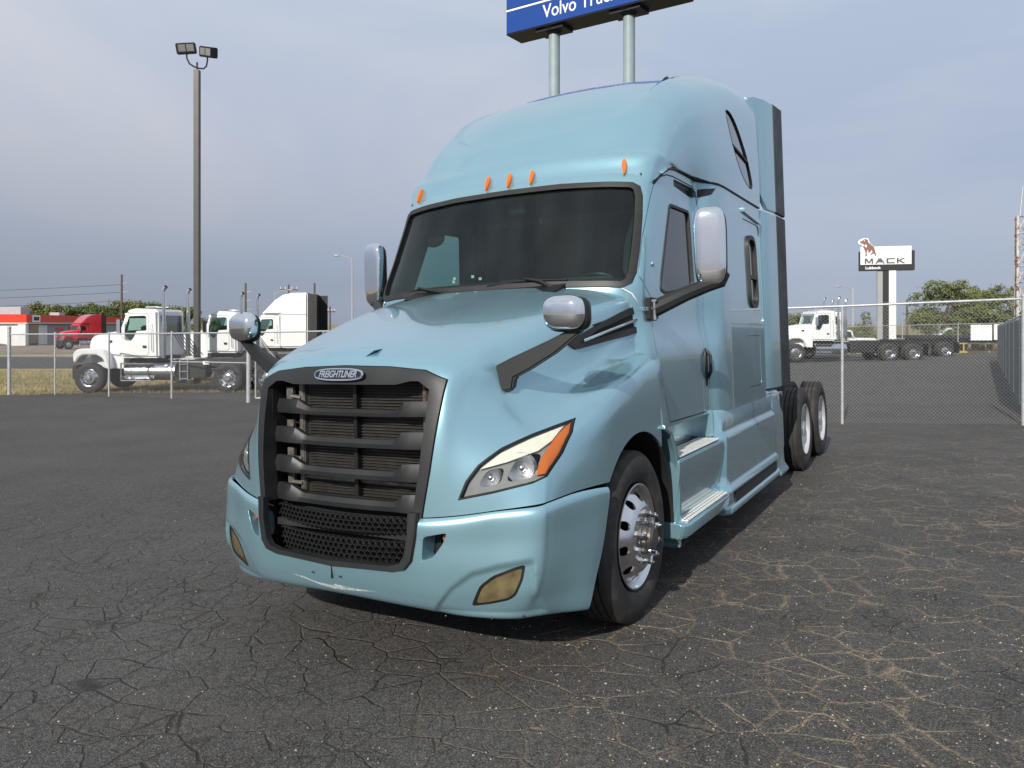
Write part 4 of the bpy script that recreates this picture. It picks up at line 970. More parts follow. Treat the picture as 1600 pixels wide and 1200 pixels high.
# ---- chassis, axles, fifth wheel, rear details
ch = link(bpy.data.objects.new('chassis', None), truck)
for s in (1, -1):
    mb = MB(); mb.prism([(-1.05,.62),(-1.05,.86),(3.2,.92),(7.55,.98),(7.72,.98),(7.72,.72),(3.2,.66)], s * .40 - .04, s * .40 + .04, 'x'); mb.build('frame_rail', M['frame'], ch, bevel=.008)
mb = MB()
for y in (.0, 2.2, 3.6, 5.654, 6.974, 7.6): mb.box((-.40, y - .08,.68), (.40, y + .08,.84))
mb.build('cross_member', M['frame'], ch)
for y in (0.0, 5.654, 6.974):
    mb = MB(); mb.tube([(-.95, y,.5), (.95, y,.5)], .075, 12); 
    if y: mb.ellipsoid((0, y,.5), (.22,.25,.22)); 
    mb.build('axle', M['frame'], ch)
mb = MB(); mb.box((-.52,.3,.62), (.52,3.3,1.06)); mb.build('underbody', M['cavity'], ch)
mb = MB(); mb.box((-1.19,3.30,.92), (1.19,4.28,1.02)); mb.build('rear_deck_plate', M['frame'], ch, bevel=.01)
mb = MB(); mb.box((-1.12,4.30,.98), (1.12,4.62,1.13)); mb.box((.82,4.45,.78), (1.15,4.75,1.0)); mb.build('battery_box', M['frame'], ch, bevel=.02)
mb = MB(); mb.box((1.10,4.50,.40), (1.13,4.80,1.02)); mb.build('bracket_plate', M['galv'], ch)
mb = MB(); mb.prism([(5.75,1.10),(5.95,1.20),(6.75,1.20),(7.0,1.12),(6.9,1.08),(5.8,1.05)], -.46, .46, 'x'); mb.build('fifth_wheel', M['frame'], ch, bevel=.015)
for s in (1, -1):
    mb = MB(); mb.tube([(s * 1.12,2.1,.62),(s * 1.12,3.7,.62)], .30, 24); mb.build('fuel_tank', M['alu'], ch) if s < 0 else None
mb = MB(); mb.box((.62,-1.0,.33), (1.02,-.62,.80)); mb.box((-1.02,-1.0,.33), (-.62,-.62,.80)); mb.box((-.62,-1.08,.40), (.62,-.98,.56)); mb.build('bumper_bracket', M['frame'], ch)
# ================================================================== GROUND
def sheet(name, xs, y0, y1, ny, dz, m, kind='structure', power=1.0):
    vs = []; fs = []; n = ny + 1
    for x in xs:
        a, b = y0(x), y1(x)
        for j in range(n): y = a + (b - a) * (j / ny)**power; vs.append((x, y, zg(x, y) + dz))
    for i in range(len(xs) - 1):
        for j in range(ny): fs.append([i * n + j, (i + 1) * n + j, (i + 1) * n + j + 1, i * n + j + 1])
    o = obj(name, raw_mesh(vs, fs, m, True, 80)); o['kind'] = kind; return o

def asphalt_mat(name, near=True):
    m = bpy.data.materials.new(name); m.use_nodes = True; nt = m.node_tree; b = nt.nodes['Principled BSDF']; Lk = nt.links.new
    def N(t, **k):
        n = nt.nodes.new(t)
        for a, v in k.items():
            if hasattr(n, a): setattr(n, a, v)
            else: n.inputs[a.replace('_', ' ')].default_value = v
        return n
    def math_(op, a, b_=None, clamp=False):
        n = nt.nodes.new('ShaderNodeMath'); n.operation = op; n.use_clamp = clamp
        for i, v in enumerate((a, b_)):
            if v is None: continue
            if isinstance(v, (int, float)): n.inputs[i].default_value = v
            else: Lk(v, n.inputs[i])
        return n.outputs[0]
    def ramp(v, lo, hi, a=0.0, c=1.0, smooth=True):
        n = nt.nodes.new('ShaderNodeMapRange'); n.interpolation_type = 'SMOOTHSTEP' if smooth else 'LINEAR'
        n.inputs['From Min'].default_value = lo; n.inputs['From Max'].default_value = hi; n.inputs['To Min'].default_value = a; n.inputs['To Max'].default_value = c
        Lk(v, n.inputs['Value']); return n.outputs[0]
    tc = N('ShaderNodeTexCoord').outputs['Object']
    def noise(scale, detail=4, rough=.55, vec=tc, dist=0):
        n = N('ShaderNodeTexNoise'); n.inputs['Scale'].default_value = scale; n.inputs['Detail'].default_value = detail; n.inputs['Roughness'].default_value = rough
        n.inputs['Distortion'].default_value = dist; Lk(vec, n.inputs['Vector']); return n
    # wobble the coordinates so that the cracks wander
    w = noise(2.3, 5, .6); sub = N('ShaderNodeVectorMath', operation='SUBTRACT'); Lk(w.outputs['Color'], sub.inputs[0]); sub.inputs[1].default_value = (.5, .5, .5)
    scl = N('ShaderNodeVectorMath', operation='SCALE'); Lk(sub.outputs[0], scl.inputs[0]); scl.inputs['Scale'].default_value = .13
    add = N('ShaderNodeVectorMath', operation='ADD'); Lk(tc, add.inputs[0]); Lk(scl.outputs[0], add.inputs[1])
    def cracks(scale):
        mp = N('ShaderNodeMapping'); mp.inputs['Scale'].default_value = (1, 1, 0); Lk(add.outputs[0], mp.inputs['Vector'])
        v = N('ShaderNodeTexVoronoi'); v.feature = 'DISTANCE_TO_EDGE'; v.inputs['Scale'].default_value = scale; v.inputs['Randomness'].default_value = 1
        Lk(mp.outputs[0], v.inputs['Vector']); return v.outputs['Distance']
    c1 = cracks(4.0); c2 = cracks(9.5)
    gate1 = ramp(noise(1.3, 5).outputs['Fac'], .33, .52); gate2 = ramp(noise(1.6, 5, .6).outputs['Color'], .42, .56)
    edge_n = noise(26, 3).outputs['Fac']
    wdt = math_('MULTIPLY', edge_n, .050)
    k1 = math_('MULTIPLY', ramp(math_('SUBTRACT', c1, wdt), -.022, .010, 1, 0), gate1)
    k2 = math_('MULTIPLY', ramp(math_('SUBTRACT', c2, wdt), -.010, .012, 1, 0), math_('MULTIPLY', gate2, .8))
    crack = math_('MAXIMUM', k1, k2)
    # fade of the cracking with place: worst by the near-side front of the lorry, sound further off
    sp = N('ShaderNodeSeparateXYZ'); Lk(tc, sp.inputs[0])
    fy = ramp(sp.outputs['Y'], 3.5, 14.0, 1, .22); crack = math_('MULTIPLY', crack, fy)
    # sand lying in the cracks on the right-hand part
    sandm = math_('MULTIPLY', ramp(sp.outputs['X'], -.9, 1.3, .10, 1), ramp(noise(1.9, 6, .6).outputs['Fac'], .36, .58))
    wide = math_('MULTIPLY', ramp(math_('SUBTRACT', c1, math_('MULTIPLY', edge_n, .085)), -.022, .026, 1, 0), gate1)
    speck = ramp(noise(80, 3, .7).outputs['Fac'], .44, .56)
    finesand = math_('MULTIPLY', math_('MULTIPLY', k2, sandm), math_('MULTIPLY', speck, .8)); sand = math_('MAXIMUM', math_('MULTIPLY', math_('MULTIPLY', wide, speck), math_('MULTIPLY', sandm, fy)), finesand)
    # aggregate: fine light and dark stones
    vo = N('ShaderNodeTexVoronoi'); vo.inputs['Scale'].default_value = 150; Lk(tc, vo.inputs['Vector'])
    agg = ramp(vo.outputs['Distance'], .12, .7, 1.5, .45)
    sepc = N('ShaderNodeSeparateColor'); Lk(vo.outputs['Color'], sepc.inputs[0])
    stone = ramp(sepc.outputs[0], .70, .95, 0, 1)
    big = noise(.55, 5).outputs['Fac']; mid = noise(24, 6, .7).outputs['Fac']
    lum = math_('MULTIPLY', math_('MULTIPLY', agg, ramp(big, .3, .7, .80, 1.22, False)), ramp(mid, .3, .7, .62, 1.38, False))
    def mixc(f, a, bcol, blend='MIX'):
        n = nt.nodes.new('ShaderNodeMix'); n.data_type = 'RGBA'; n.blend_type = blend
        if isinstance(f, (int, float)): n.inputs['Factor'].default_value = f
        else: Lk(f, n.inputs['Factor'])
        for s_, v in (('A', a), ('B', bcol)):
            if isinstance(v, tuple): n.inputs[s_].default_value = (*v, 1)
            else: Lk(v, n.inputs[s_])
        return n.outputs['Result']
    base = mixc(1.0, (.071, .0675, .064), lum, 'MULTIPLY')
    base = mixc(math_('MULTIPLY', stone, .45), base, (.20, .185, .165))
    # dusty streaks lying along the lot
    mp = N('ShaderNodeMapping'); mp.inputs['Scale'].default_value = (.35, 1.9, 1); Lk(tc, mp.inputs['Vector'])
    st = noise(1.0, 6, .62, mp.outputs[0]); dust = ramp(st.outputs['Fac'], .54, .74, 0, .45); base = mixc(dust, base, (.085, .078, .068))
    base = mixc(math_('MULTIPLY', crack, .80), base, mixc(sandm, (.014, .012, .011), (.14, .115, .085)))
    base = mixc(math_('MULTIPLY', sand, .85), base, (.28, .22, .155))
    # loose bright grains
    vg = N('ShaderNodeTexVoronoi'); vg.inputs['Scale'].default_value = 38; Lk(tc, vg.inputs['Vector'])
    sg = N('ShaderNodeSeparateColor'); Lk(vg.outputs['Color'], sg.inputs[0])
    grain = math_('MULTIPLY', ramp(vg.outputs['Distance'], .08, .13, 1, 0), math_('GREATER_THAN', sg.outputs[1], .945))
    base = mixc(math_('MULTIPLY', grain, .8), base, (.40, .36, .30))
    Lk(base, b.inputs['Base Color']); b.inputs['Roughness'].default_value = .82; b.inputs['Specular IOR Level'].default_value = .35
    h = math_('ADD', math_('MULTIPLY', crack, -1.6), math_('ADD', math_('MULTIPLY', vo.outputs['Distance'], -.42), math_('MULTIPLY', mid, .35)))
    bn = N('ShaderNodeBump'); bn.inputs['Strength'].default_value = .75; bn.inputs['Distance'].default_value = .008; Lk(h, bn.inputs['Height']); Lk(bn.outputs[0], b.inputs['Normal'])
    return m
M['asphalt'] = asphalt_mat('cracked_asphalt')
M['road'] = mat('road_asphalt', (.060, .060, .062), .9, noise=.15, nscale=2, bump=.2, bscale=60)
M['dry'] = mat('dry_grass_ground', (.26, .215, .115), .95, noise=.35, nscale=1.2, dirt=(.12, .14, .05), dscale=.6, dlo=.5, dhi=.62, bump=.6, bscale=14, stretch=(.35, 1.4, 1))
M['dirt'] = mat('dusty_yard', (.22, .175, .14), .95, noise=.2, nscale=.8, bump=.3, bscale=10)
M['concrete'] = mat('pale_concrete', (.33, .31, .28), .9, noise=.12, nscale=2)
def frange(a, b, s): 
    n = int(round((b - a) / s)); return [a + (b - a) * i / n for i in range(n + 1)]
ex = sorted(set([-900, -500, -300, -200, -150, -120] + [float(v) for v in range(-100, 101, 5)] + [120, 150, 200, 300, 500, 900]))
gnd = sheet('ground', ex, lambda x: -60, lambda x: 1400, 60, -.03, M['dry'], power=1.8)
lot_end = [(-70, 25.3), (-15.6, 25.3), (-14.6, 27.6), (-12.5, 29.0), (-9, 29.3), (-5, 33), (4, 44), (9, 50), (16, 54), (40, 56), (90, 56)]
def lot(x):
    for (a, b), (c, d) in zip(lot_end, lot_end[1:]):
        if a <= x <= c: return b + (d - b) * (x - a) / (c - a)
    return 56
asph = sheet('lot_asphalt', frange(-70, 90, .8), lambda x: -40, lot, 110, 0.0, M['asphalt'])
rd = sheet('road', frange(-200, -8, 3), lambda x: 41.5 + (x + 26) * .02, lambda x: 55 + (x + 36) * .02, 8, -.010, M['road'])
yard = sheet('store_yard', frange(-120, -14, 3), lambda x: 63, lambda x: 120, 16, -.018, M['dirt'])
kerb = sheet('verge_strip', frange(-120, -8, 3), lambda x: 56.4 + (x + 36) * .02, lambda x: 58.2 + (x + 36) * .02, 2, -.014, M['concrete'])
# grass tufts on the verge behind the left fence and beyond
def tufts(name, n, region, hmin, hmax, m, seed=3):
    rnd = random.Random(seed); vs = []; fs = []
    while len(fs) < n * 3:
        x, y = region(rnd)
        for b in range(3):
            a = rnd.uniform(0, 6.28); h = rnd.uniform(hmin, hmax); w = .006 + .006 * rnd.random(); dx, dy = math.cos(a), math.sin(a); z = zg(x, y) - .03
            k = len(vs); ox = rnd.uniform(-.03, .03); oy = rnd.uniform(-.03, .03)
            vs += [(x + ox - dy * w, y + oy + dx * w, z), (x + ox + dy * w, y + oy - dx * w, z), (x + ox + dx * h * .5, y + oy + dy * h * .5, z + h)]; fs.append([k, k + 1, k + 2])
    o = obj(name, raw_mesh(vs, fs, m, False)); o['kind'] = 'stuff'; return o
M['straw'] = mat('straw_grass', (.33, .26, .12), .8, noise=.3, nscale=.7)
tag(tufts('dry_grass', 14000, lambda r: (r.uniform(-30, -8), 25.6 + 14 * r.random()**1.5), .04, .14, M['straw']), 'short straw coloured grass on the verge behind the fence')

# loose stones and grit lying on the lot
def grit(n, seed=11):
    rnd = random.Random(seed); vs = []; fs = []
    for _ in range(n):
        y = 1.4 + 9 * rnd.random()**1.6; x = rnd.uniform(-.62, .68) * (y + .4)
        if rnd.random() < .5 and x < -.2: x = -x
        r = rnd.choice((.0022, .003, .004, .0055)) * rnd.uniform(.7, 1.3); z = zg(x, y) + r * .3; k = len(vs); a = rnd.uniform(0, 6.28)
        for q in range(5): vs.append((x + r * math.cos(a + q * 1.2566) * rnd.uniform(.7, 1.2), y + r * math.sin(a + q * 1.2566) * rnd.uniform(.7, 1.2), z))
        vs.append((x, y, z + r * .9)); vs.append((x, y, z - r * .5))
        for q in range(5): fs.append([k + q, k + (q + 1) % 5, k + 5]); fs.append([k + (q + 1) % 5, k + q, k + 6])
    o = obj('loose_grit', raw_mesh(vs, fs, M['grit'], False)); o['kind'] = 'stuff'; return o
M['grit'] = mat('pale_grit', (.30, .26, .21), .9, noise=.5, nscale=3)
tag(grit(5000), 'pale loose grit scattered over the cracked asphalt')

# ================================================================== CHAIN LINK
def lattice(p0, p1, h0, h1, pitch=.06, r=.0022, zfun=zg, base=.02, wave=0):
    """woven zigzag wires between two ground points"""
    a = Vector((p0[0], p0[1])); b = Vector((p1[0], p1[1])); Lh = (b - a).length; d = (b - a) / Lh; nrm = Vector((-d.y, d.x))
    pitch *= .5; nc = int(Lh / pitch); mb = MB()
    for c in range(nc + 1):
        s0 = c * pitch; pts = []
        top = h0 + (h1 - h0) * c / nc; n = int((top - base) / pitch)
        for k in range(n + 1):
            s = s0 + (pitch * 1.02 if ((k + c) % 2) else -.02 * pitch); s = min(max(s, 0), Lh)
            p = a + d * s; q = nrm * (r * (1 if (k + c) % 2 else -1) + wave * math.sin(s * 1.7 + k * .05)); pts.append((p.x + q.x, p.y + q.y, zfun(p.x, p.y) + base + k * pitch))
        N = len(pts); n0 = len(mb.v)
        for x, y, z in pts:
            mb.v += [(x - d.x * r, y - d.y * r, z), (x + d.x * r, y + d.y * r, z), (x, y - r * 1.2, z + r)]
        for i in range(N - 1):
            for j in range(3): mb.f.append([n0 + i * 3 + j, n0 + i * 3 + (j + 1) % 3, n0 + (i + 1) * 3 + (j + 1) % 3, n0 + (i + 1) * 3 + j])
    return mb
def post(x, y, h, r, par, nm='post', cap=True):
    mb = MB(); mb.tube([(x, y, zg(x, y) - .15), (x, y, zg(x, y) + h)], r, 12)
    if cap: mb.ellipsoid((x, y, zg(x, y) + h), (r * 1.15, r * 1.15, r * .9), 10, 6)
    return mb.build(nm, M['galv'], par)
# right fence, close by
FR = thing('chain_link_fence', 'tall galvanised chain link fence right behind the blue truck on its right side', 'fence')
fa, fb = (1.0, 15.65), (8.9, 13.15)
lattice(fa, fb, 2.17, 2.20, .062, .0021, wave=.006).build('wire_mesh', M['galv'], FR, smooth=False, kind='stuff')
mb = MB(); mb.tube([(fa[0], fa[1], zg(*fa) + 2.13), (6.05, 14.06, zg(6.05, 14.06) + 2.14), (fb[0], fb[1], zg(*fb) + 2.16)], .021, 10); mb.build('top_rail', M['galv'], FR)
for x in (1.2, 3.55, 6.0): post(x, 15.65 - (x - 1) * .3165, 2.12, .026, FR)
post(8.72, 13.2, 2.2, .035, FR, 'corner_post')
mb = MB(); 
for x in frange(1.0, 8.9, .1):
    y = 15.65 - (x - 1) * .3165; z = zg(x, y) + 2.165; mb.box((x - .002, y - .002, z), (x + .002, y + .002, z + .035))
mb.build('barbs', M['galv'], FR, smooth=False, kind='stuff')
# receding fence with dark privacy slats
FS = thing('slatted_fence', 'dark slatted chain link fence running away at the right edge of the lot', 'fence')
sa, sb = Vector((9.35, 14.0)), Vector((23.6, 37.6))
Ls = (sb - sa).length; dv = (sb - sa) / Ls
lattice(sa, sb, 1.95, 1.75, .12, .003).build('wire_mesh', M['galv'], FS, smooth=False, kind='stuff')
slm = MB().box((-.034, -.006, .03), (.034, .006, 1.86)).build('slat', M['slatgreen'], FS); ang = math.atan2(dv.y, dv.x)
first = True; ns = 290
for i in range(ns):
    s = Ls * (i + .5) / ns; p = sa + dv * s
    o = slm if first else slm.copy()
    if not first: COL.objects.link(o); o.parent = FS
    first = False
    o.location = (p.x, p.y, zg(p.x, p.y)); o.rotation_euler = (0, 0, ang); o.scale = (1, 1, 1 - .10 * i / ns)
for k in range(9): p = sa + dv * (Ls * k / 8); post(p.x, p.y, 1.95 - .2 * k / 8, .03, FS)
mb = MB(); mb.tube([(sa.x, sa.y, zg(*sa) + 1.94), (sb.x, sb.y, zg(*sb) + 1.74)], .02, 8); mb.build('top_rail', M['galv'], FS)
# left fence
FL = thing('chain_link_fence', 'galvanised chain link fence along the left side of the lot, white trucks behind it', 'fence')
lp = [(-16.62, 25.6), (-14.93, 25.3), (-12.75, 24.5), (-10.35, 23.55), (-7.45, 21.9)]
for (a, b) in zip(lp, lp[1:]): lattice(a, b, 1.98, 1.98, .066, .0026).build('wire_mesh', M['galv'], FL, smooth=False, kind='stuff')
for i, p in enumerate(lp): post(p[0], p[1], 2.02 if i else 2.2, (.055, .028, .03, .03, .062)[i], FL, 'end_post' if i in (0, 4) else 'post')
mb = MB(); mb.tube([(p[0], p[1], zg(*p) + 1.98) for p in lp], .022, 8); mb.build('top_rail', M['galv'], FL)
mb = MB(); mb.tube([(lp[3][0], lp[3][1], zg(*lp[3]) + 1.12), (lp[4][0], lp[4][1], zg(*lp[4]) + 1.12)], .018, 8); mb.build('mid_rail', M['galv'], FL)
MB().box((-9.10, 22.80, .585), (-8.92, 22.82, .68)).build('tag_plate', M['signwhite'], FL)
FG = thing('fence_gate', 'chain link swing gate with diagonal brace beside the thick fence post', 'gate')
ga, gb = (-7.25, 21.9), (-2.4, 22.6)
lattice(ga, gb, 1.98, 2.0, .066, .0026, base=.12).build('wire_mesh', M['galv'], FG, smooth=False, kind='stuff')
mb = MB()
def gz(p, h): return (p[0], p[1], zg(*p) + h)
mb.tube([gz(ga, .12), gz(ga, 1.98)], .024, 8); mb.tube([gz(gb, .12), gz(gb, 2.0)], .024, 8); mb.tube([gz(ga, 1.98), gz(gb, 2.0)], .022, 8); mb.tube([gz(ga, .12), gz(gb, .12)], .022, 8)
mb.tube([gz((-7.1, 21.92), 1.7), gz((-6.2, 22.05), .65)], .016, 8)
gm = (-5.4, 22.17); mb.tube([gz(gm, .12), gz(gm, 1.98)], .02, 8)
mb.build('gate_frame', M['galv'], FG)
post(-2.2, 22.65, 2.1, .055, FG, 'hinge_post')
# far fence behind the right-hand trucks
FF = thing('chain_link_fence', 'thin distant chain link fence beyond the white trucks, in front of the junipers', 'fence')
mb = MB(); mb.tube([(18, 50, zg(18, 50) + 1.9), (38, 50, zg(38, 50) + 1.9)], .025, 6); mb.build('top_rail', M['galv'], FF)
for x in (18, 21.6, 25.2, 28.8, 32.4, 36): post(x, 50, 1.9, .03, FF)
lattice((18, 50), (38, 50), 1.9, 1.9, .16, .004).build('wire_mesh', M['galv'], FF, smooth=False, kind='stuff')
for x in (30.25, 31.75):
    tag(MB().box((x - .68, 49.9, zg(x, 50) + .85), (x + .68, 49.94, zg(x, 50) + 1.85)).build('notice_board', M['signwhite']), 'blank white board hung on the far fence, ' + ('left' if x < 31 else 'right') + ' one of the pair', 'board')

# ================================================================== WHITE TRACTORS
TY = None
def bg_wheel(par, x, y, s, dual=False):
    """s=-1: outer face towards -y"""
    w = link(bpy.data.objects.new('wheel', None), par); w.location = (x, y, .5)
    T = [(0,.30),(.02,.36),(.02,.43),(0,.475),(-.03,.50),(-.08,.505),(-.22,.505),(-.26,.48),(-.28,.42),(-.26,.31)]
    MB().lathe([(s * a, r) for a, r in T], 40, 'y').build('tyre', M['rubber'], w)
    if dual: MB().lathe([(s * (a - .33), r) for a, r in T], 40, 'y').build('inner_tyre', M['rubber'], w)
    prof = ([(-.20,.30),(-.01,.295),(.0,.31),(-.01,.295),(-.05,.28),(-.11,.265),(-.14,.22),(-.14,.15),(-.06,.13),(-.05,.09),(.0,.08),(.0,0)] if dual else [(-.20,.30),(-.01,.295),(.0,.31),(-.01,.295),(-.04,.28),(.0,.22),(.03,.18),(.03,.12),(.10,.09),(.11,0)])
    MB().lathe([(s * a, r) for a, r in prof], 40, 'y').build('rim', M['alu'], w, angle=30)
    mb = MB()
    for k in range(10):
        t = 2 * math.pi * k / 10; mb.lathe([(s * (-.095 if dual else -.012),.026),(s * (-.088 if dual else -.001),.024),(s * (-.088 if dual else -.001),0)], 8, 'y', c=(.235 * math.cos(t), 0, .235 * math.sin(t)))
    mb.build('hand_holes', M['cavity'], w)
    mb = MB()
    for k in range(10):
        t = 2 * math.pi * (k + .5) / 10; mb.lathe([(s * (-.14 if dual else .02),.018),(s * (-.09 if dual else .07),.014),(s * (-.09 if dual else .07),0)], 6, 'y', c=(.15 * math.cos(t), 0, .15 * math.sin(t)))
    mb.build('wheel_nuts', M['steel'], w)
def tractor(name, label, wb=4.6, paint='white', sleeper=False, group=None, chrome=True):
    """faces -x, near side at y=0, far side at y=2.4; origin under the near front wheel"""
    P = M[paint]; t = thing(name, label, 'truck', group=group)
    W = 2.4
    # wings with an arch cut in
    wing = [(-.56,1.18),(-.55,1.34),(-.46,1.44),(-.28,1.48),(.30,1.48),(.46,1.42),(.58,1.22),(.68,.80),(.55,.80),(.50,1.02),(.40,1.18),(.22,1.28),(-.22,1.28),(-.38,1.18),(-.46,1.05),(-.54,1.0)]
    for a, b in ((0.02,.55), (W - .55, W - .02)): MB().prism(wing, a, b, 'y').build('wing', P, t, bevel=.03, bevseg=3)
    # bonnet: loft of sections narrowing to the nose
    S = []
    for x, zt, hw, zb in ((-.34,1.66,.50,.85),(-.32,1.80,.56,.8),(-.22,1.90,.62,.8),(.1,1.97,.70,.8),(.5,2.03,.80,.8),(1.0,2.06,.90,.8)):
        S.append([(x, W / 2 - hw, zb), (x, W / 2 - hw, zt - .22), (x, W / 2 - hw + .06, zt - .07), (x, W / 2 - hw + .2, zt), (x, W / 2, zt + .03), (x, W / 2 + hw - .2, zt), (x, W / 2 + hw - .06, zt - .07), (x, W / 2 + hw, zt - .22), (x, W / 2 + hw, zb)])
    vs = [p for q in S for p in q]; fs = [[i * 9 + j, i * 9 + j + 1, (i + 1) * 9 + j + 1, (i + 1) * 9 + j] for i in range(5) for j in range(8)] + [list(range(9))[::-1], [45 + j for j in range(9)]]
    bo = MB().add(vs, fs).build('bonnet', P, t, angle=40)
    MB().box((.42, W / 2 - .815, 1.66), (.70, W / 2 - .775, 1.75)).build('bonnet_vent', M['black'], bo)
    MB().box((-.375, W / 2 - .44, .85), (-.34, W / 2 + .44, 1.66)).build('grille', M['steel'], t, bevel=.01)
    for y in (.22, W - .22): MB().box((-.575, y - .13, 1.08), (-.53, y + .13, 1.28)).build('headlight', M['farglass'], t, bevel=.02)
    MB().box((-.60,.05,.45), (-.42, W - .05,.92)).build('bumper', M['frame'], t, bevel=.03)
    # cab with openings
    cabp = [(1.02,1.16),(.90,1.30),(.92,2.02),(1.12,2.62),(1.22,2.76),(1.45,2.82),(2.10,2.80),(2.20,2.72),(2.24,1.16)]
    me = cmesh(MB().prism(cabp, .14, W - .14, 'y'))
    bm = bmesh.new(); bm.from_mesh(me); bmesh.ops.bevel(bm, geom=[e for e in bm.edges if e.calc_face_angle(0) > rad(60)], offset=.07, segments=3, affect='EDGES', clamp_overlap=True); bm.to_mesh(me); bm.free()
    me.materials.append(P)
    dw = [(1.10,2.08),(1.26,2.56),(1.78,2.58),(1.84,2.52),(1.84,2.08),(1.50,2.06),(1.42,1.86),(1.30,1.72),(1.12,1.92)]
    inner = MB().box((1.18,.20,1.24), (2.18, W - .20,2.70))
    ops_ = [(cmesh(inner), 'DIFFERENCE'), (prism_mesh(rounded(dw, .04), -.2, 3, 'y'), 'DIFFERENCE'), (cmesh(MB().box((2.0,.38,2.02), (2.5, W - .38,2.58))), 'DIFFERENCE'), (cmesh(MB().box((.7,.32,2.08), (1.3, W - .32,2.55))), 'DIFFERENCE')]
    cb = obj('cab', boolean(me, ops_), t); fix(cb.data, True, 35)
    for y in (.160, W - .166): MB().prism(rounded(offset_poly(dw, .01), .04), y, y + .006, 'y').build('side_window', M['sideglass'], cb, smooth=False)
    MB().box((2.215,.37,2.01), (2.221, W - .37,2.59)).build('rear_window', M['farglass'], cb)
    MB().add([(.955,.30,2.06),(.955, W - .30,2.06),(1.115, W - .30,2.56),(1.115,.30,2.56)], [[0,1,2,3]]).build('windscreen', M['sideglass'], cb)
    MB().box((1.5,.4,1.3), (1.95, W - .4,2.25)).build('seats', M['interior'], cb, bevel=.05)
    # door cut line, handle, grab rail, step trim
    mb = MB(); dl = [(1.05,1.25),(1.86,1.25),(1.92,1.35),(1.92,2.55),(1.86,2.66),(1.22,2.66)]
    for (a, b), (c, d) in zip(dl, dl[1:]): mb.tube([(a,.138,b), (c,.138,d)], .006, 4)
    mb.build('door_line', M['seal'], cb)
    MB().box((1.72,.10,1.50), (1.84,.145,1.58)).build('door_handle', M['black'], cb, bevel=.01)
    MB().tube([(2.02,.14,2.30),(2.02,.07,2.26),(2.05,.07,1.40),(2.05,.14,1.36)], .014, 6).build('grab_rail', M['chrome'], cb)
    for s, y in ((-1,.0), (1, W)):
        m_ = MB(); m_.box((1.0, y - .06 + s * .14,1.95), (1.12, y + .06 + s * .14,2.45)); m_.tube([(1.06, y + s * .14,2.40), (1.20, y - s * .14,2.35)], .012, 5); m_.tube([(1.06, y + s * .14,1.98), (1.10, y - s * .14,1.80)], .012, 5); m_.build('mirror', M['chrome'] if s < 0 else M['black'], t, bevel=.015)
    # roof: horns, marker lamps, sun visor
    mb = MB(); mb.tube([(1.55,.70,2.88), (1.98,.70,2.89)], .022, 8); mb.tube([(1.55,1.5,2.88), (1.98,1.5,2.89)], .022, 8)
    if not sleeper: mb.build('air_horns', M['chrome'], t)
    mb = MB(); mb.box((1.06,.25,2.60), (1.20, W - .25,2.66)); mb.build('sun_visor', P, t, bevel=.01)
    if sleeper:
        sp = [(1.9,1.16),(1.30,2.74),(1.55,3.05),(1.95,3.50),(2.35,3.76),(2.75,3.86),(3.35,3.88),(3.40,3.6),(3.40,1.16)]
        o = MB().prism([(2.2,1.16),(2.2,2.80),(1.24,2.80),(1.50,3.06),(1.92,3.50),(2.32,3.76),(2.75,3.86),(3.55,3.88),(3.55,1.16)], .06, W - .06, 'y').build('sleeper', P, t, bevel=.08, bevseg=3)
        MB().box((3.555,.10,1.2), (3.57, W - .10,3.84)).build('sleeper_back', M['frame'], o)
        for y in (.05, W - .09): MB().box((3.56, y,1.2), (4.0, y + .04,3.80)).build('extender', M['frame'], o)
        MB().box((1.45,.045,2.80), (3.5,.056,2.815)).build('roof_line', M['seal'], o)
    else:
        for y in (.22, W - .22):
            e = link(bpy.data.objects.new('exhaust_stack', None), t)
            MB().tube([(2.38, y,1.15),(2.38, y,3.36),(2.39, y,3.47),(2.47, y,3.55)], .058, 14).build('pipe', M['chrome'], e)
            MB().tube([(2.38, y,1.30),(2.38, y,2.35)], .085, 14).build('heat_shield', M['alu'], e)
            MB().tube([(2.44, y,3.53),(2.475, y,3.56)], .060, 12).build('tip', M['cavity'], e)
        mb = MB(); rn = random.Random(5)
        for k in range(6):
            y0 = .6 + .22 * k; z1 = 2.1 - .1 * rn.random(); mb.tube([(2.28, y0, 1.9),(2.45, y0 + .1, z1),(2.75, y0 + .15, 1.55),(3.1, y0, 1.20)], .016, 6)
        mb.build('air_lines', M['black'], t)
    # chassis, tank with steps, deck ladder
    ln = wb + 2.2
    for y in (.78, W - .78): MB().box((-.3, y - .04,.78), (ln, y + .04,1.08)).build('frame_rail', M['frame'], t, bevel=.01)
    MB().box((.3,.85,.6), (2.4, W - .85,1.2)).build('engine', M['cavity'], t)
    MB().box((2.3,.75,1.085), (3.2, W - .75,1.11)).build('deck_plate', M['alutread'], t)
    for y in (.36, W - .36):
        o = MB().tube([(1.12, y,.70), (2.80, y,.70)], .29, 28).build('fuel_tank', M['alu'], t)
        q = MB()
        for x in (1.35, 1.95, 2.55): q.tube([(x - .02, y,.70), (x + .02, y,.70)], .297, 28)
        q.build('tank_strap', M['steel'], o, kind=None)
    mb = MB(); mb.box((1.05,-.02,.96), (2.05,.20,1.0)); mb.box((1.05,-.02,.40), (2.05,.20,.44)); mb.box((1.05,-.02,.40), (1.08,.02,1.0)); mb.build('cab_step', M['alu'], t, bevel=.006)
    mb = MB(); mb.box((2.98,.03,.42), (3.02,.07,1.12)); mb.box((3.24,.03,.42), (3.28,.07,1.12))
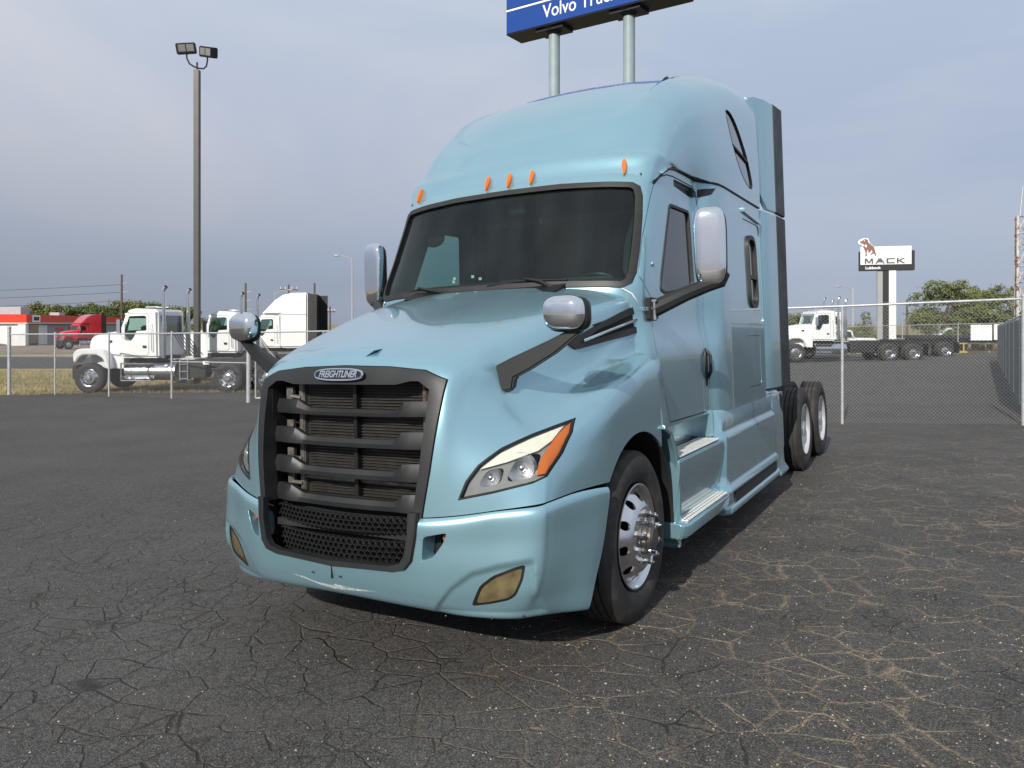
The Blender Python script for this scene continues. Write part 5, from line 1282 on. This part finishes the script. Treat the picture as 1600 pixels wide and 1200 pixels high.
    for z in (.46,.70,.94): mb.box((3.0,.03,z), (3.26,.09,z + .035))
    mb.build('ladder', M['alu'], t)
    MB().box((2.95,.08,.50), (wb - .75,.55,.98)).build('battery_box', M['frame'], t, bevel=.02)
    for y, s in ((0, -1), (W, 1)):
        bg_wheel(t, 0, y, s)
        bg_wheel(t, wb, y, s, True); bg_wheel(t, wb + 1.32, y, s, True)
    for x in (0, wb, wb + 1.32): MB().tube([(x,.2,.5), (x, W - .2,.5)], .07, 8).build('axle', M['frame'], t)
    mb = MB(); mb.box((wb + .2,.75,1.1), (wb + 1.2, W - .75,1.22)); mb.build('fifth_wheel', M['frame'], t, bevel=.02)
    mb = MB(); mb.box((ln - .1,.02,.35), (ln - .08,.62,1.0)); mb.box((ln - .1, W - .62,.35), (ln - .08, W - .02,1.0)); mb.build('mud_flap', M['black'], t)
    return t
def put(t, x, y, rz=0, sc_=1.0):
    t.location = (x, y, zg(x + 2 * math.cos(rz), y + 1)); t.rotation_euler = (0, 0, rz); t.scale = (sc_,) * 3
t1 = tractor('day_cab_truck', 'white day cab truck with tall chrome exhaust stack nearest behind the left fence', 4.6, group='white day cab trucks'); put(t1, -14.06, 25.75)
t2 = copy_tree(t1); t2['label'] = 'white day cab truck parked behind the first, its cab seen past the lamp post'; put(t2, -13.15, 30.6)
t3 = tractor('sleeper_truck', 'white truck with tall sleeper and black rear seen above the gate', 5.4, sleeper=True); put(t3, -13.6, 38.0)
t4 = tractor('day_cab_truck', 'white day cab truck in profile behind the right fence, its nose by the blue truck', 5.1, group='white day cab trucks'); put(t4, 15.5, 42.2)
t5 = tractor('day_cab_truck', 'white day cab truck mostly hidden behind the other one on the right', 7.0, group='white day cab trucks'); put(t5, 17.75, 46.5)
t6 = tractor('sleeper_truck', 'small red truck with tall sleeper parked before the red roofed store', 5.0, 'redpaint', True); put(t6, -40.9, 71.5, rad(52), .84)

# ---- pick-ups and flatbeds far off on both sides
def pickup(label, paint, x, y, rz=0, s=1.0):
    t = thing('pickup', label, 'pickup', (x, y, zg(x, y)), rz); t.scale = (s,) * 3
    MB().prism([(-2.6,.45),(-2.62,.85),(-2.45,1.02),(-1.2,1.12),(-.5,1.68),(.9,1.70),(1.05,1.12),(2.75,1.10),(2.78,.5)], -.95, .95, 'y').build('body', M[paint], t, bevel=.07, bevseg=3)
    MB().prism([(-1.05,1.13),(-.48,1.60),(.80,1.62),(.92,1.13)], -.965, .965, 'y').build('side_windows', M['farglass'], t, bevel=.02)
    for wx in (-1.75, 1.75):
        for wy in (-.93, .93): MB().lathe([(-.12,0),(-.12,.2),(-.12,.38),(.12,.38),(.12,.2),(.12,0)], 20, 'y', c=(wx, wy, .38)).build('wheel', M['rubber'], t)
pickup('white pickup parked far behind the right fence beside the sign post', 'white', 24.4, 58.5)
pickup('white pickup in the distance under the junipers', 'white', 34.0, 60.5)
pickup('red pickup in the distance between the white trucks', 'redpaint', -25.5, 62.5)
pickup('second red pickup, glimpsed beside the lamp post', 'redpaint', -14.0, 66)
fb_ = thing('flatbed_trailer', 'long dark flatbed trailer parked under the juniper trees', 'trailer', (28.2, 54.5, zg(31, 54)))
MB().box((0,0,.95), (9.5,2.4,1.15)).build('deck', M['frame'], fb_, bevel=.02); MB().box((.3,.7,.6), (9.2,1.7,.95)).build('beam', M['frame'], fb_)
for x in (7.2, 8.4): bg_wheel(fb_, x, 0, -1)
for x in (5.8, 6.8, 7.9): pass
rail = thing('yellow_rail', 'low yellow guard rail at the back of the right lot', 'guard rail', (29.5, 51.6, zg(31, 52)))
MB().tube([(0,0,.62), (8,0,.60)], .05, 8).build('rail', M['yellow'], rail)
for x in (.6, 2.6, 4.6, 6.6): MB().tube([(x,0,-.1), (x,0,.62)], .05, 8).build('post', M['yellow'], rail)
MB().box((0,-.1,0), (8,.1,.12)).build('base_kerb', M['yellow'], rail)

# ================================================================== STORE
st_ = thing('store', 'low white store with bright red roof band at the far left', 'store', (-52.5, 83.4, -.62), math.atan2(32.6, -6.9) - math.pi / 2)
# local: +y runs away along the side wall, -x is the lit front
MB().box((-26,0,0), (0,34,2.55)).build('wall', M['wallgrey'], st_)
MB().box((-26,-.06,0), (-.0,-.005,2.5)).build('front_wall', M['wallwhite'], st_)
MB().box((-26.3,-.35,2.48), (.35,34.3,3.36)).build('roof_band', M['red'], st_, bevel=.03)
MB().box((-26,-.40,2.38), (.40,34,2.475)).build('soffit_trim', M['wallwhite'], st_)
MB().box((-.55,-.30,0), (.22,.45,2.4)).build('corner_pier', M['wallwhite'], st_, bevel=.02)
MB().box((.36,1.0,2.55), (.42,3.2,3.30)).build('fascia_sign', M['signwhite'], st_); MB().box((.425,1.35,2.72), (.44,2.85,3.12)).build('sign_mark', M['signdark'], st_)
for k in range(4): w = MB().box((-7.6 - k * 5.4,-.10,.85), (-2.6 - k * 5.4,-.065,2.2)).build('shop_window', M['darkglass'], st_); MB().box((-5.15 - k * 5.4,-.13,.85), (-5.05 - k * 5.4,-.101,2.2)).build('mullion', M['wallwhite'], w)
MB().box((.005,1.4,0), (.03,3.6,2.2)).build('door_recess', M['darkglass'], st_); MB().box((.032,3.7,0), (.05,6.3,2.2)).build('door_panel', M['wallwhite'], st_)
for y in (9.0,): MB().box((.01,y,1.55), (.04,y + 2.6,1.85)).build('side_sign', M['red'], st_); MB().box((.01,y,1.0), (.04,y + 2.6,1.3)).build('side_sign', M['red'], st_)
MB().box((-3.6,1.2,3.36), (-.8,3.6,4.2)).build('roof_unit', M['galv'], st_, bevel=.03)
MB().box((-2.0,13,3.36), (-.9,15,3.75)).build('roof_unit', M['galv'], st_, bevel=.03)
tag(MB().box((-42.6,86,1.0), (-37.5,86.3,2.35)).build('trailer_box', M['wallwhite']), 'white box trailer end behind the red truck', 'trailer')
tag(MB().box((-57.4,80.2,-.6), (-55.4,80.4,1.15)).build('vending_kiosk', M['signwhite'], bevel=.03), 'pale kiosk standing before the store window at the left edge', 'kiosk')

# ================================================================== POLES AND SIGNS
lpole = thing('lamp_post', 'tall bronze lamp post with two square floodlights on curved arms', 'lamp post', (-12.2, 30, zg(-12.2, 30)))
MB().box((-.105,-.105,0), (.105,.105,12.15)).build('pole', M['polebrown'], lpole, bevel=.012)
MB().tube([(0,0,12.15),(0,0,12.45)], .035, 8).build('top_pin', M['signdark'], lpole)
MB().tube([(-.40,0,12.82),(-.40,0,12.62),(-.30,0,12.40),(-.12,0,12.28),(.05,0,12.22),(.25,0,12.20),(.36,0,12.30),(.40,0,12.50),(.40,0,12.66)], .032, 8).build('arm', M['signdark'], lpole)
M['lampglass'] = mat('floodlight_glass', (.20, .20, .195), .3, noise=.1)
for cx, cz, roll, yaw in ((-.42,12.98,-8,14), (.44,12.84,14,-26)):
    f = link(bpy.data.objects.new('floodlight', None), lpole); f.location = (cx, 0, cz); f.rotation_euler = (rad(12), rad(roll), rad(yaw))
    MB().box((-.36,-.16,-.20), (.36,.16,.20)).build('housing', M['signdark'], f, bevel=.03)
    for a, b in ((-.27,-.01), (.03,.29)): MB().box((a,-.172,-.12), (b,-.161,.14)).build('glass', M['lampglass'], f)
# street lamps and wooden power poles far off
def street_lamp(label, x, y, h, arm, s=1):
    t = thing('street_lamp', label, 'street lamp', (x, y, zg(x, y)))
    MB().tube([(0,0,0), (0,0,h)], [.11,.07], 8).build('pole', M['galv'], t)
    MB().tube([(0,0,h - .6),(s * arm * .35,0,h + .05),(s * arm,0,h + .2)], .05, 6).build('arm', M['galv'], t)
    MB().ellipsoid((s * (arm + .3),0,h + .2), (.4,.15,.1)).build('lamp_head', M['galv'], t)
street_lamp('slim pale street lamp with curved arm left of the door mirror', -16.5, 80, 9.2, 1.3, -1)
street_lamp('tiny twin street lamp above the chrome hood mirror on the left', -35.5, 116, 7.2, 2.0, 1)
street_lamp('tiny street lamp by the right fence, left of the white cab', 40.5, 92, 6.5, 1.4, -1)
def power_pole(label, x, y, h, cross=None, pins=0):
    t = thing('power_pole', label, 'power pole', (x, y, zg(x, y)))
    MB().tube([(0,0,0), (0,0,h)], [.17,.12], 8).build('pole', M['wood'], t)
    if cross: MB().box((-cross,-.06,h - .9), (cross,.06,h - .7)).build('crossarm', M['wood'], t); [MB().tube([(q,0,h - .7), (q,0,h - .35)], .05, 6).build('insulator', M['wallwhite'], t) for q in (-cross * .9, -cross * .35, cross * .35, cross * .9)]
    for k in range(pins): MB().tube([(0,0,h - 1.2 - k * 1.15), (.75,0,h - 1.05 - k * 1.15)], .045, 6).build('pin_arm', M['galv'], t)
power_pole('dark power pole with side pins above the store trees', -50.4, 100, 8.7, None, 3)
power_pole('dark power pole with side pins between the white trucks', -34.4, 100, 7.6, None, 4)
power_pole('wooden power pole with a crossarm behind the white sleeper', -34.6, 120, 8.4, 1.4)
power_pole('bare wooden pole just right of the white sleeper', -25.5, 100, 7.6)
power_pole('short wooden pole seen beyond the hood', -28.2, 120, 5.0, .8)
power_pole('thin pole far behind the sign post on the right', 51.0, 100, 5.4)
# wires between the far poles
for lab, A, B, hs in (('thin power lines crossing the sky at the far left', (-140, 105), (-50.4, 100), (5.3, 6.4, 7.4)),):
    t = thing('power_lines', lab, 'power lines', (0, 0, 0))
    for h in hs:
        pts = [(A[0] + (B[0] - A[0]) * k / 16, A[1] + (B[1] - A[1]) * k / 16, zg(*A) + h + 1.2 * (k / 16 - .5)**2 * 4 - 1.2) for k in range(17)]; MB().tube(pts, .022, 4).build('wire', M['frame'], t)
# blue hoarding on two grey columns
u = Vector((.826, -.563)); nn_ = Vector((.563, .826))
bs = thing('billboard', 'big blue dealer sign on two round grey columns high behind the blue truck', 'sign', (-.19, 25.3, 0), math.atan2(u.y, u.x))
MB().box((0,.01,11.2), (6.05,.90,13.6)).build('sign_box', M['signdark'], bs, bevel=.01)
MB().box((.03,-.012,11.24), (6.02,.006,11.93)).build('lower_panel', M['signblue'], bs); MB().box((.03,-.012,12.03), (6.02,.006,13.55)).build('upper_panel', M['signblue'], bs)
MB().box((.02,-.016,11.945), (6.03,.004,12.005)).build('white_band', M['signwhite'], bs)
make_text('lettering', 'Volvo Trucks', .60, M['signwhite'], bs, (1.42,-.016,11.44), (rad(90),0,0), .004, .86, .003, 'LEFT', 'BOTTOM_BASELINE')
for px, py in ((1.43, 24.9), (3.62, 23.45)):
    lx = (Vector((px, py)) - Vector((-.19, 25.3))).dot(u); c = MB().tube([(lx,.45,zg(px, py) - .2), (lx,.45,11.2)], .178, 32).build('column', M['polegrey'], bs)
    MB().tube([(lx,.45,11.02), (lx,.45,11.198)], [.2,.42], 24).build('collar', M['signdark'], c)
    MB().box((lx - .5,.12,11.10), (lx + .5,.78,11.196)).build('mount_plate', M['signdark'], c)
# white dealer sign with the dog emblem on the right
ms = thing('pylon_sign', 'white pylon sign with grey lettering and a dog emblem, right of the blue truck', 'sign', (27.35, 56.5, zg(27.35, 56.5)), rad(-16))
K = 56.5 / 1210
zt = 7.65
MB().box((-1.85,0,5.98), (1.85,.45,7.42)).build('sign_box', M['signdark'], ms, bevel=.02)
MB().box((-1.78,-.06,6.42), (1.62,-.01,7.74)).build('sign_face', M['signwhite'], ms, bevel=.01)
MB().box((-.62,.10,-.1), (-.26,.36,5.975)).build('column', M['wallgrey'], ms); MB().box((-.255,.08,-.1), (.14,.38,5.975)).build('dark_column', M['signdark'], ms); MB().box((.145,.02,-.1), (.62,.40,5.975)).build('column', M['wallwhite'], ms)
M['signgrey'] = mat('sign_lettering_grey', (.10, .085, .085), .6)
LT = {'M': [(0,0),(0,.40),(.15,.40),(.29,.16),(.43,.40),(.58,.40),(.58,0),(.46,0),(.46,.24),(.34,.04),(.24,.04),(.12,.24),(.12,0)],
      'A': [(0,0),(.24,.40),(.42,.40),(.66,0),(.53,0),(.48,.09),(.18,.09),(.13,0)], 'C': [(0,0),(0,.40),(.56,.40),(.56,.30),(.13,.30),(.13,.10),(.56,.10),(.56,0)],
      'K': [(0,0),(0,.40),(.13,.40),(.13,.25),(.40,.40),(.60,.40),(.27,.21),(.62,0),(.42,0),(.13,.16),(.13,0)]}
lx = -1.50
for ch_, w_ in (('M', .70), ('A', .76), ('C', .68), ('K', .62)):
    me = cmesh(MB().prism([(lx + a_ , 6.48 + b_) for a_, b_ in LT[ch_]], -.068, -.062, 'y')); me.materials.append(M['signgrey']); obj('letter', me, ms); lx += w_
make_text('place_name', 'Lubbock', .27, M['signwhite'], ms, (-1.45,-.006,6.10), (rad(90),0,0), .004, 1.1, .008, 'LEFT', 'BOTTOM_BASELINE')
dog = [(-1.98,8.02),(-1.90,8.18),(-1.66,8.30),(-1.30,8.32),(-1.22,8.10),(-1.14,7.92),(-.95,7.74),(-1.70,7.73),(-1.74,7.90),(-1.90,7.86)]
dg_ = link(bpy.data.objects.new('emblem', None), ms)
MB().prism(dog, -.055, -.015, 'y').build('backing', M['signwhite'], dg_)
M['emb'] = mat('emblem_brown', (.20, .10, .08), .6)
body = [(-1.62,8.22),(-1.42,8.26),(-1.30,8.18),(-1.28,8.02),(-1.12,7.86),(-.88,7.62),(-.80,7.30),(-.72,7.02),(-.80,6.98),(-.90,7.18),(-1.08,7.06),(-1.16,7.08),(-1.00,7.26),(-1.04,7.44),(-1.20,7.24),(-1.28,7.24),(-1.30,7.50),(-1.38,7.28),(-1.36,7.00),(-1.48,6.98),(-1.46,7.26),(-1.62,7.66),(-1.56,7.84),(-1.70,7.92),(-1.84,8.0),(-1.82,8.10),(-1.70,8.10)]
me = cmesh(MB().prism(body, -.068, -.062, 'y')); me.materials.append(M['emb']); obj('dog_shape', me, dg_); dg_.location = (.02, 0, .06)
MB().prism([(-1.50,7.86),(-1.36,7.80),(-1.40,7.62),(-1.52,7.70)], -.072, -.069, 'y').build('chest_patch', M['signwhite'], dg_); MB().prism([(-1.60,8.14),(-1.50,8.16),(-1.52,8.06)], -.072, -.069, 'y').build('brow_patch', M['signwhite'], dg_)
# rusty lattice mast at the right edge
mt = thing('lattice_mast', 'rusty white lattice mast rising at the right edge of the picture', 'mast', (22.3, 34.0, zg(22.3, 34)), rad(10))
H = 6.5
for i, (a, b) in enumerate(((-.21,-.10), (.21,-.10), (0,.24))):
    MB().tube([(a,b,0), (a * .92,b * .92,H)], .055, 8).build('leg', M['rust'], mt)
mb = MB(); C3 = [(-.21,-.10), (.21,-.10), (0,.24)]
for k in range(9):
    z0, z1 = H * k / 9, H * (k + 1) / 9
    for i in range(3):
        a, b = C3[i], C3[(i + 1) % 3]; mb.tube([(*a,z0), (*b,z1)], .022, 5); mb.tube([(*a,z1), (*b,z1)], .022, 5)
mb.build('bracing', M['rust'], mt, kind='stuff')
MB().tube([(.20,-.1,H - .3),(.26,-.1,H + 1.9)], .035, 8).build('tip_rod', M['rust'], mt); MB().ellipsoid((.26,-.1,H + 1.95), (.07,.07,.07)).build('finial', M['galv'], mt)
MB().tube([(-.1,-.1,H), (.05,-.1,H + 1.3)], .03, 6).build('tip_rod', M['galv'], mt)

# ================================================================== TREES
def foliage(rnd, blobs, n, size, m, name, par, flat=.6, needle=False):
    vs = []; fs = []; tot = sum(r[0] * r[1] * r[2] for _, r in blobs)
    for c, r in blobs:
        k = max(20, int(n * r[0] * r[1] * r[2] / tot))
        # clumps on the blob, leaves round each clump
        for q in range(max(6, k // 26)):
            t = rnd.uniform(0, 6.283); u_ = rnd.uniform(-.7, 1); rr = rnd.uniform(.62, 1.08); s = math.sqrt(1 - min(1, u_ * u_))
            cc = Vector((c[0] + r[0] * rr * s * math.cos(t), c[1] + r[1] * rr * s * math.sin(t), c[2] + r[2] * rr * u_)); cr = rnd.uniform(.16, .30) * (r[0] + r[2]) / 2
            for _ in range(26):
                p = cc + Vector((rnd.gauss(0, cr), rnd.gauss(0, cr), rnd.gauss(0, cr * flat)))
                a = Vector((rnd.gauss(0, 1), rnd.gauss(0, 1), rnd.gauss(0, .7) + (.5 if needle else 0))).normalized(); b = a.orthogonal().normalized(); b = Matrix.Rotation(rnd.uniform(0, 6.28), 3, a) @ b
                s1 = size * rnd.uniform(.6, 1.4); s2 = s1 * (.35 if needle else .7); i = len(vs)
                vs += [p - a * s1, p + b * s2, p + a * s1, p - b * s2]; fs.append([i, i + 1, i + 2, i + 3])
    o = obj(name, raw_mesh(vs, fs, m, False), par); return o
def tree(name, label, cat, x, y, blobs, n, size, m, trunk_h, tr=.14, group=None, seed=1, needle=False, limbs=5):
    rnd = random.Random(seed); t = thing(name, label, cat, (x, y, zg(x, y)), 0, group)
    foliage(rnd, blobs, n, size, M[m], 'crown', t, needle=needle)
    mb = MB(); mb.tube([(0,0,-.1),(.05,.02,trunk_h * .5),(0,.05,trunk_h)], [tr * 1.3,tr,tr * .7], 8)
    for c, r in blobs[:limbs]: mb.tube([(0,.03,trunk_h * .8), (c[0] * .5, c[1] * .5, (trunk_h + c[2]) / 2), (c[0], c[1], c[2])], [tr * .6,tr * .4,tr * .15], 6)
    mb.build('trunk', M['bark'], t); return t
labs = ['low round tree behind the roof unit of the store', 'wide olive tree behind the store roof', 'bushy olive tree behind the middle of the store', 'olive tree right behind the dark power pole', 'tall rounded tree left of the lamp post', 'tree crowding the lamp post on its left', 'small tree just right of the lamp post', 'far olive tree at the end of the store row']
for i, (px, top, wd_) in enumerate(((72,474,5.2), (104,477,5.6), (136,474,6.2), (172,478,5.5), (205,470,6.4), (238,471,6.0), (262,478,5.0), (290,480,4.5))):
    d = 128 + (i % 3) * 4; X_ = (px - 800) / 1210 * d; h = 1.8 + (505 - top) / 1210 * d + .6
    rnd = random.Random(20 + i); bl = [((rnd.uniform(-1, 1) * wd_ * .34, rnd.uniform(-.8, .8), h * rnd.uniform(.5, .78)), (wd_ * .3, 1.3, h * .22)) for _ in range(7)]
    tree('tree', labs[i], 'tree', X_, d, bl, 9500, .135, 'leaf' if i % 2 else 'leaf2', h * .5, .2, 'trees behind the store', 30 + i)
tree('shrub', 'yellow green shrubs in the distance right of the lamp post', 'shrub', -42.5, 108, [((k * 1.3 - 2, 0, 1.6 + .3 * (k % 2)), (1.2,.8,1.1)) for k in range(4)], 1500, .13, 'leaf2', 1.0, .08, None, 71)
rnd = random.Random(90)
tree('tree', 'round green tree beside the black flap of the blue truck', 'tree', 21.5, 59, [((rnd.uniform(-1.0, 1.0), rnd.uniform(-.6, .6), rnd.uniform(1.3, 2.6)), (.95,.8,.7)) for _ in range(8)], 5200, .10, 'pine', 1.4, .12, None, 72, True)
tree('conifer', 'pointed conifer between the white trucks and the sign', 'tree', 27.3, 60, [((0 + .15 * (k % 2), 0, .7 + k * .42), (1.15 - k * .16, .9 - k * .12, .35)) for k in range(6)], 3400, .07, 'pine', 2.4, .1, None, 73, True)
tree('tree', 'small dark bush behind the far fence left of the junipers', 'tree', 32.6, 72, [((rnd.uniform(-1, 1), 0, rnd.uniform(.8, 1.7)), (.8,.6,.5)) for _ in range(4)], 1200, .08, 'pine', .8, .08, None, 74, True)
for lab, x, y, w, h, sd_ in (('wide juniper tree left half of the big pair behind the far fence', 33.4, 60, 3.1, 4.9, 75), ('wide juniper tree right half of the big pair behind the far fence', 37.6, 61, 3.1, 4.6, 76), ('lower juniper in front between the two big ones', 35.4, 58.4, 2.4, 2.9, 77)):
    rnd = random.Random(sd_)
    bl = []
    for k in range(26):
        zz = rnd.uniform(.14, .92); ww = w * (1.02 - zz * .55) * rnd.uniform(.25, .85) * rnd.choice((-1, 1)); bl.append(((ww, rnd.uniform(-1, 1), zz * h + .25), (w * .27, .9, h * .13)))
    tree('juniper', lab, 'tree', x, y, bl, 17000, .105, 'pine', h * .6, .18, 'junipers behind the far fence', sd_, True, 8)
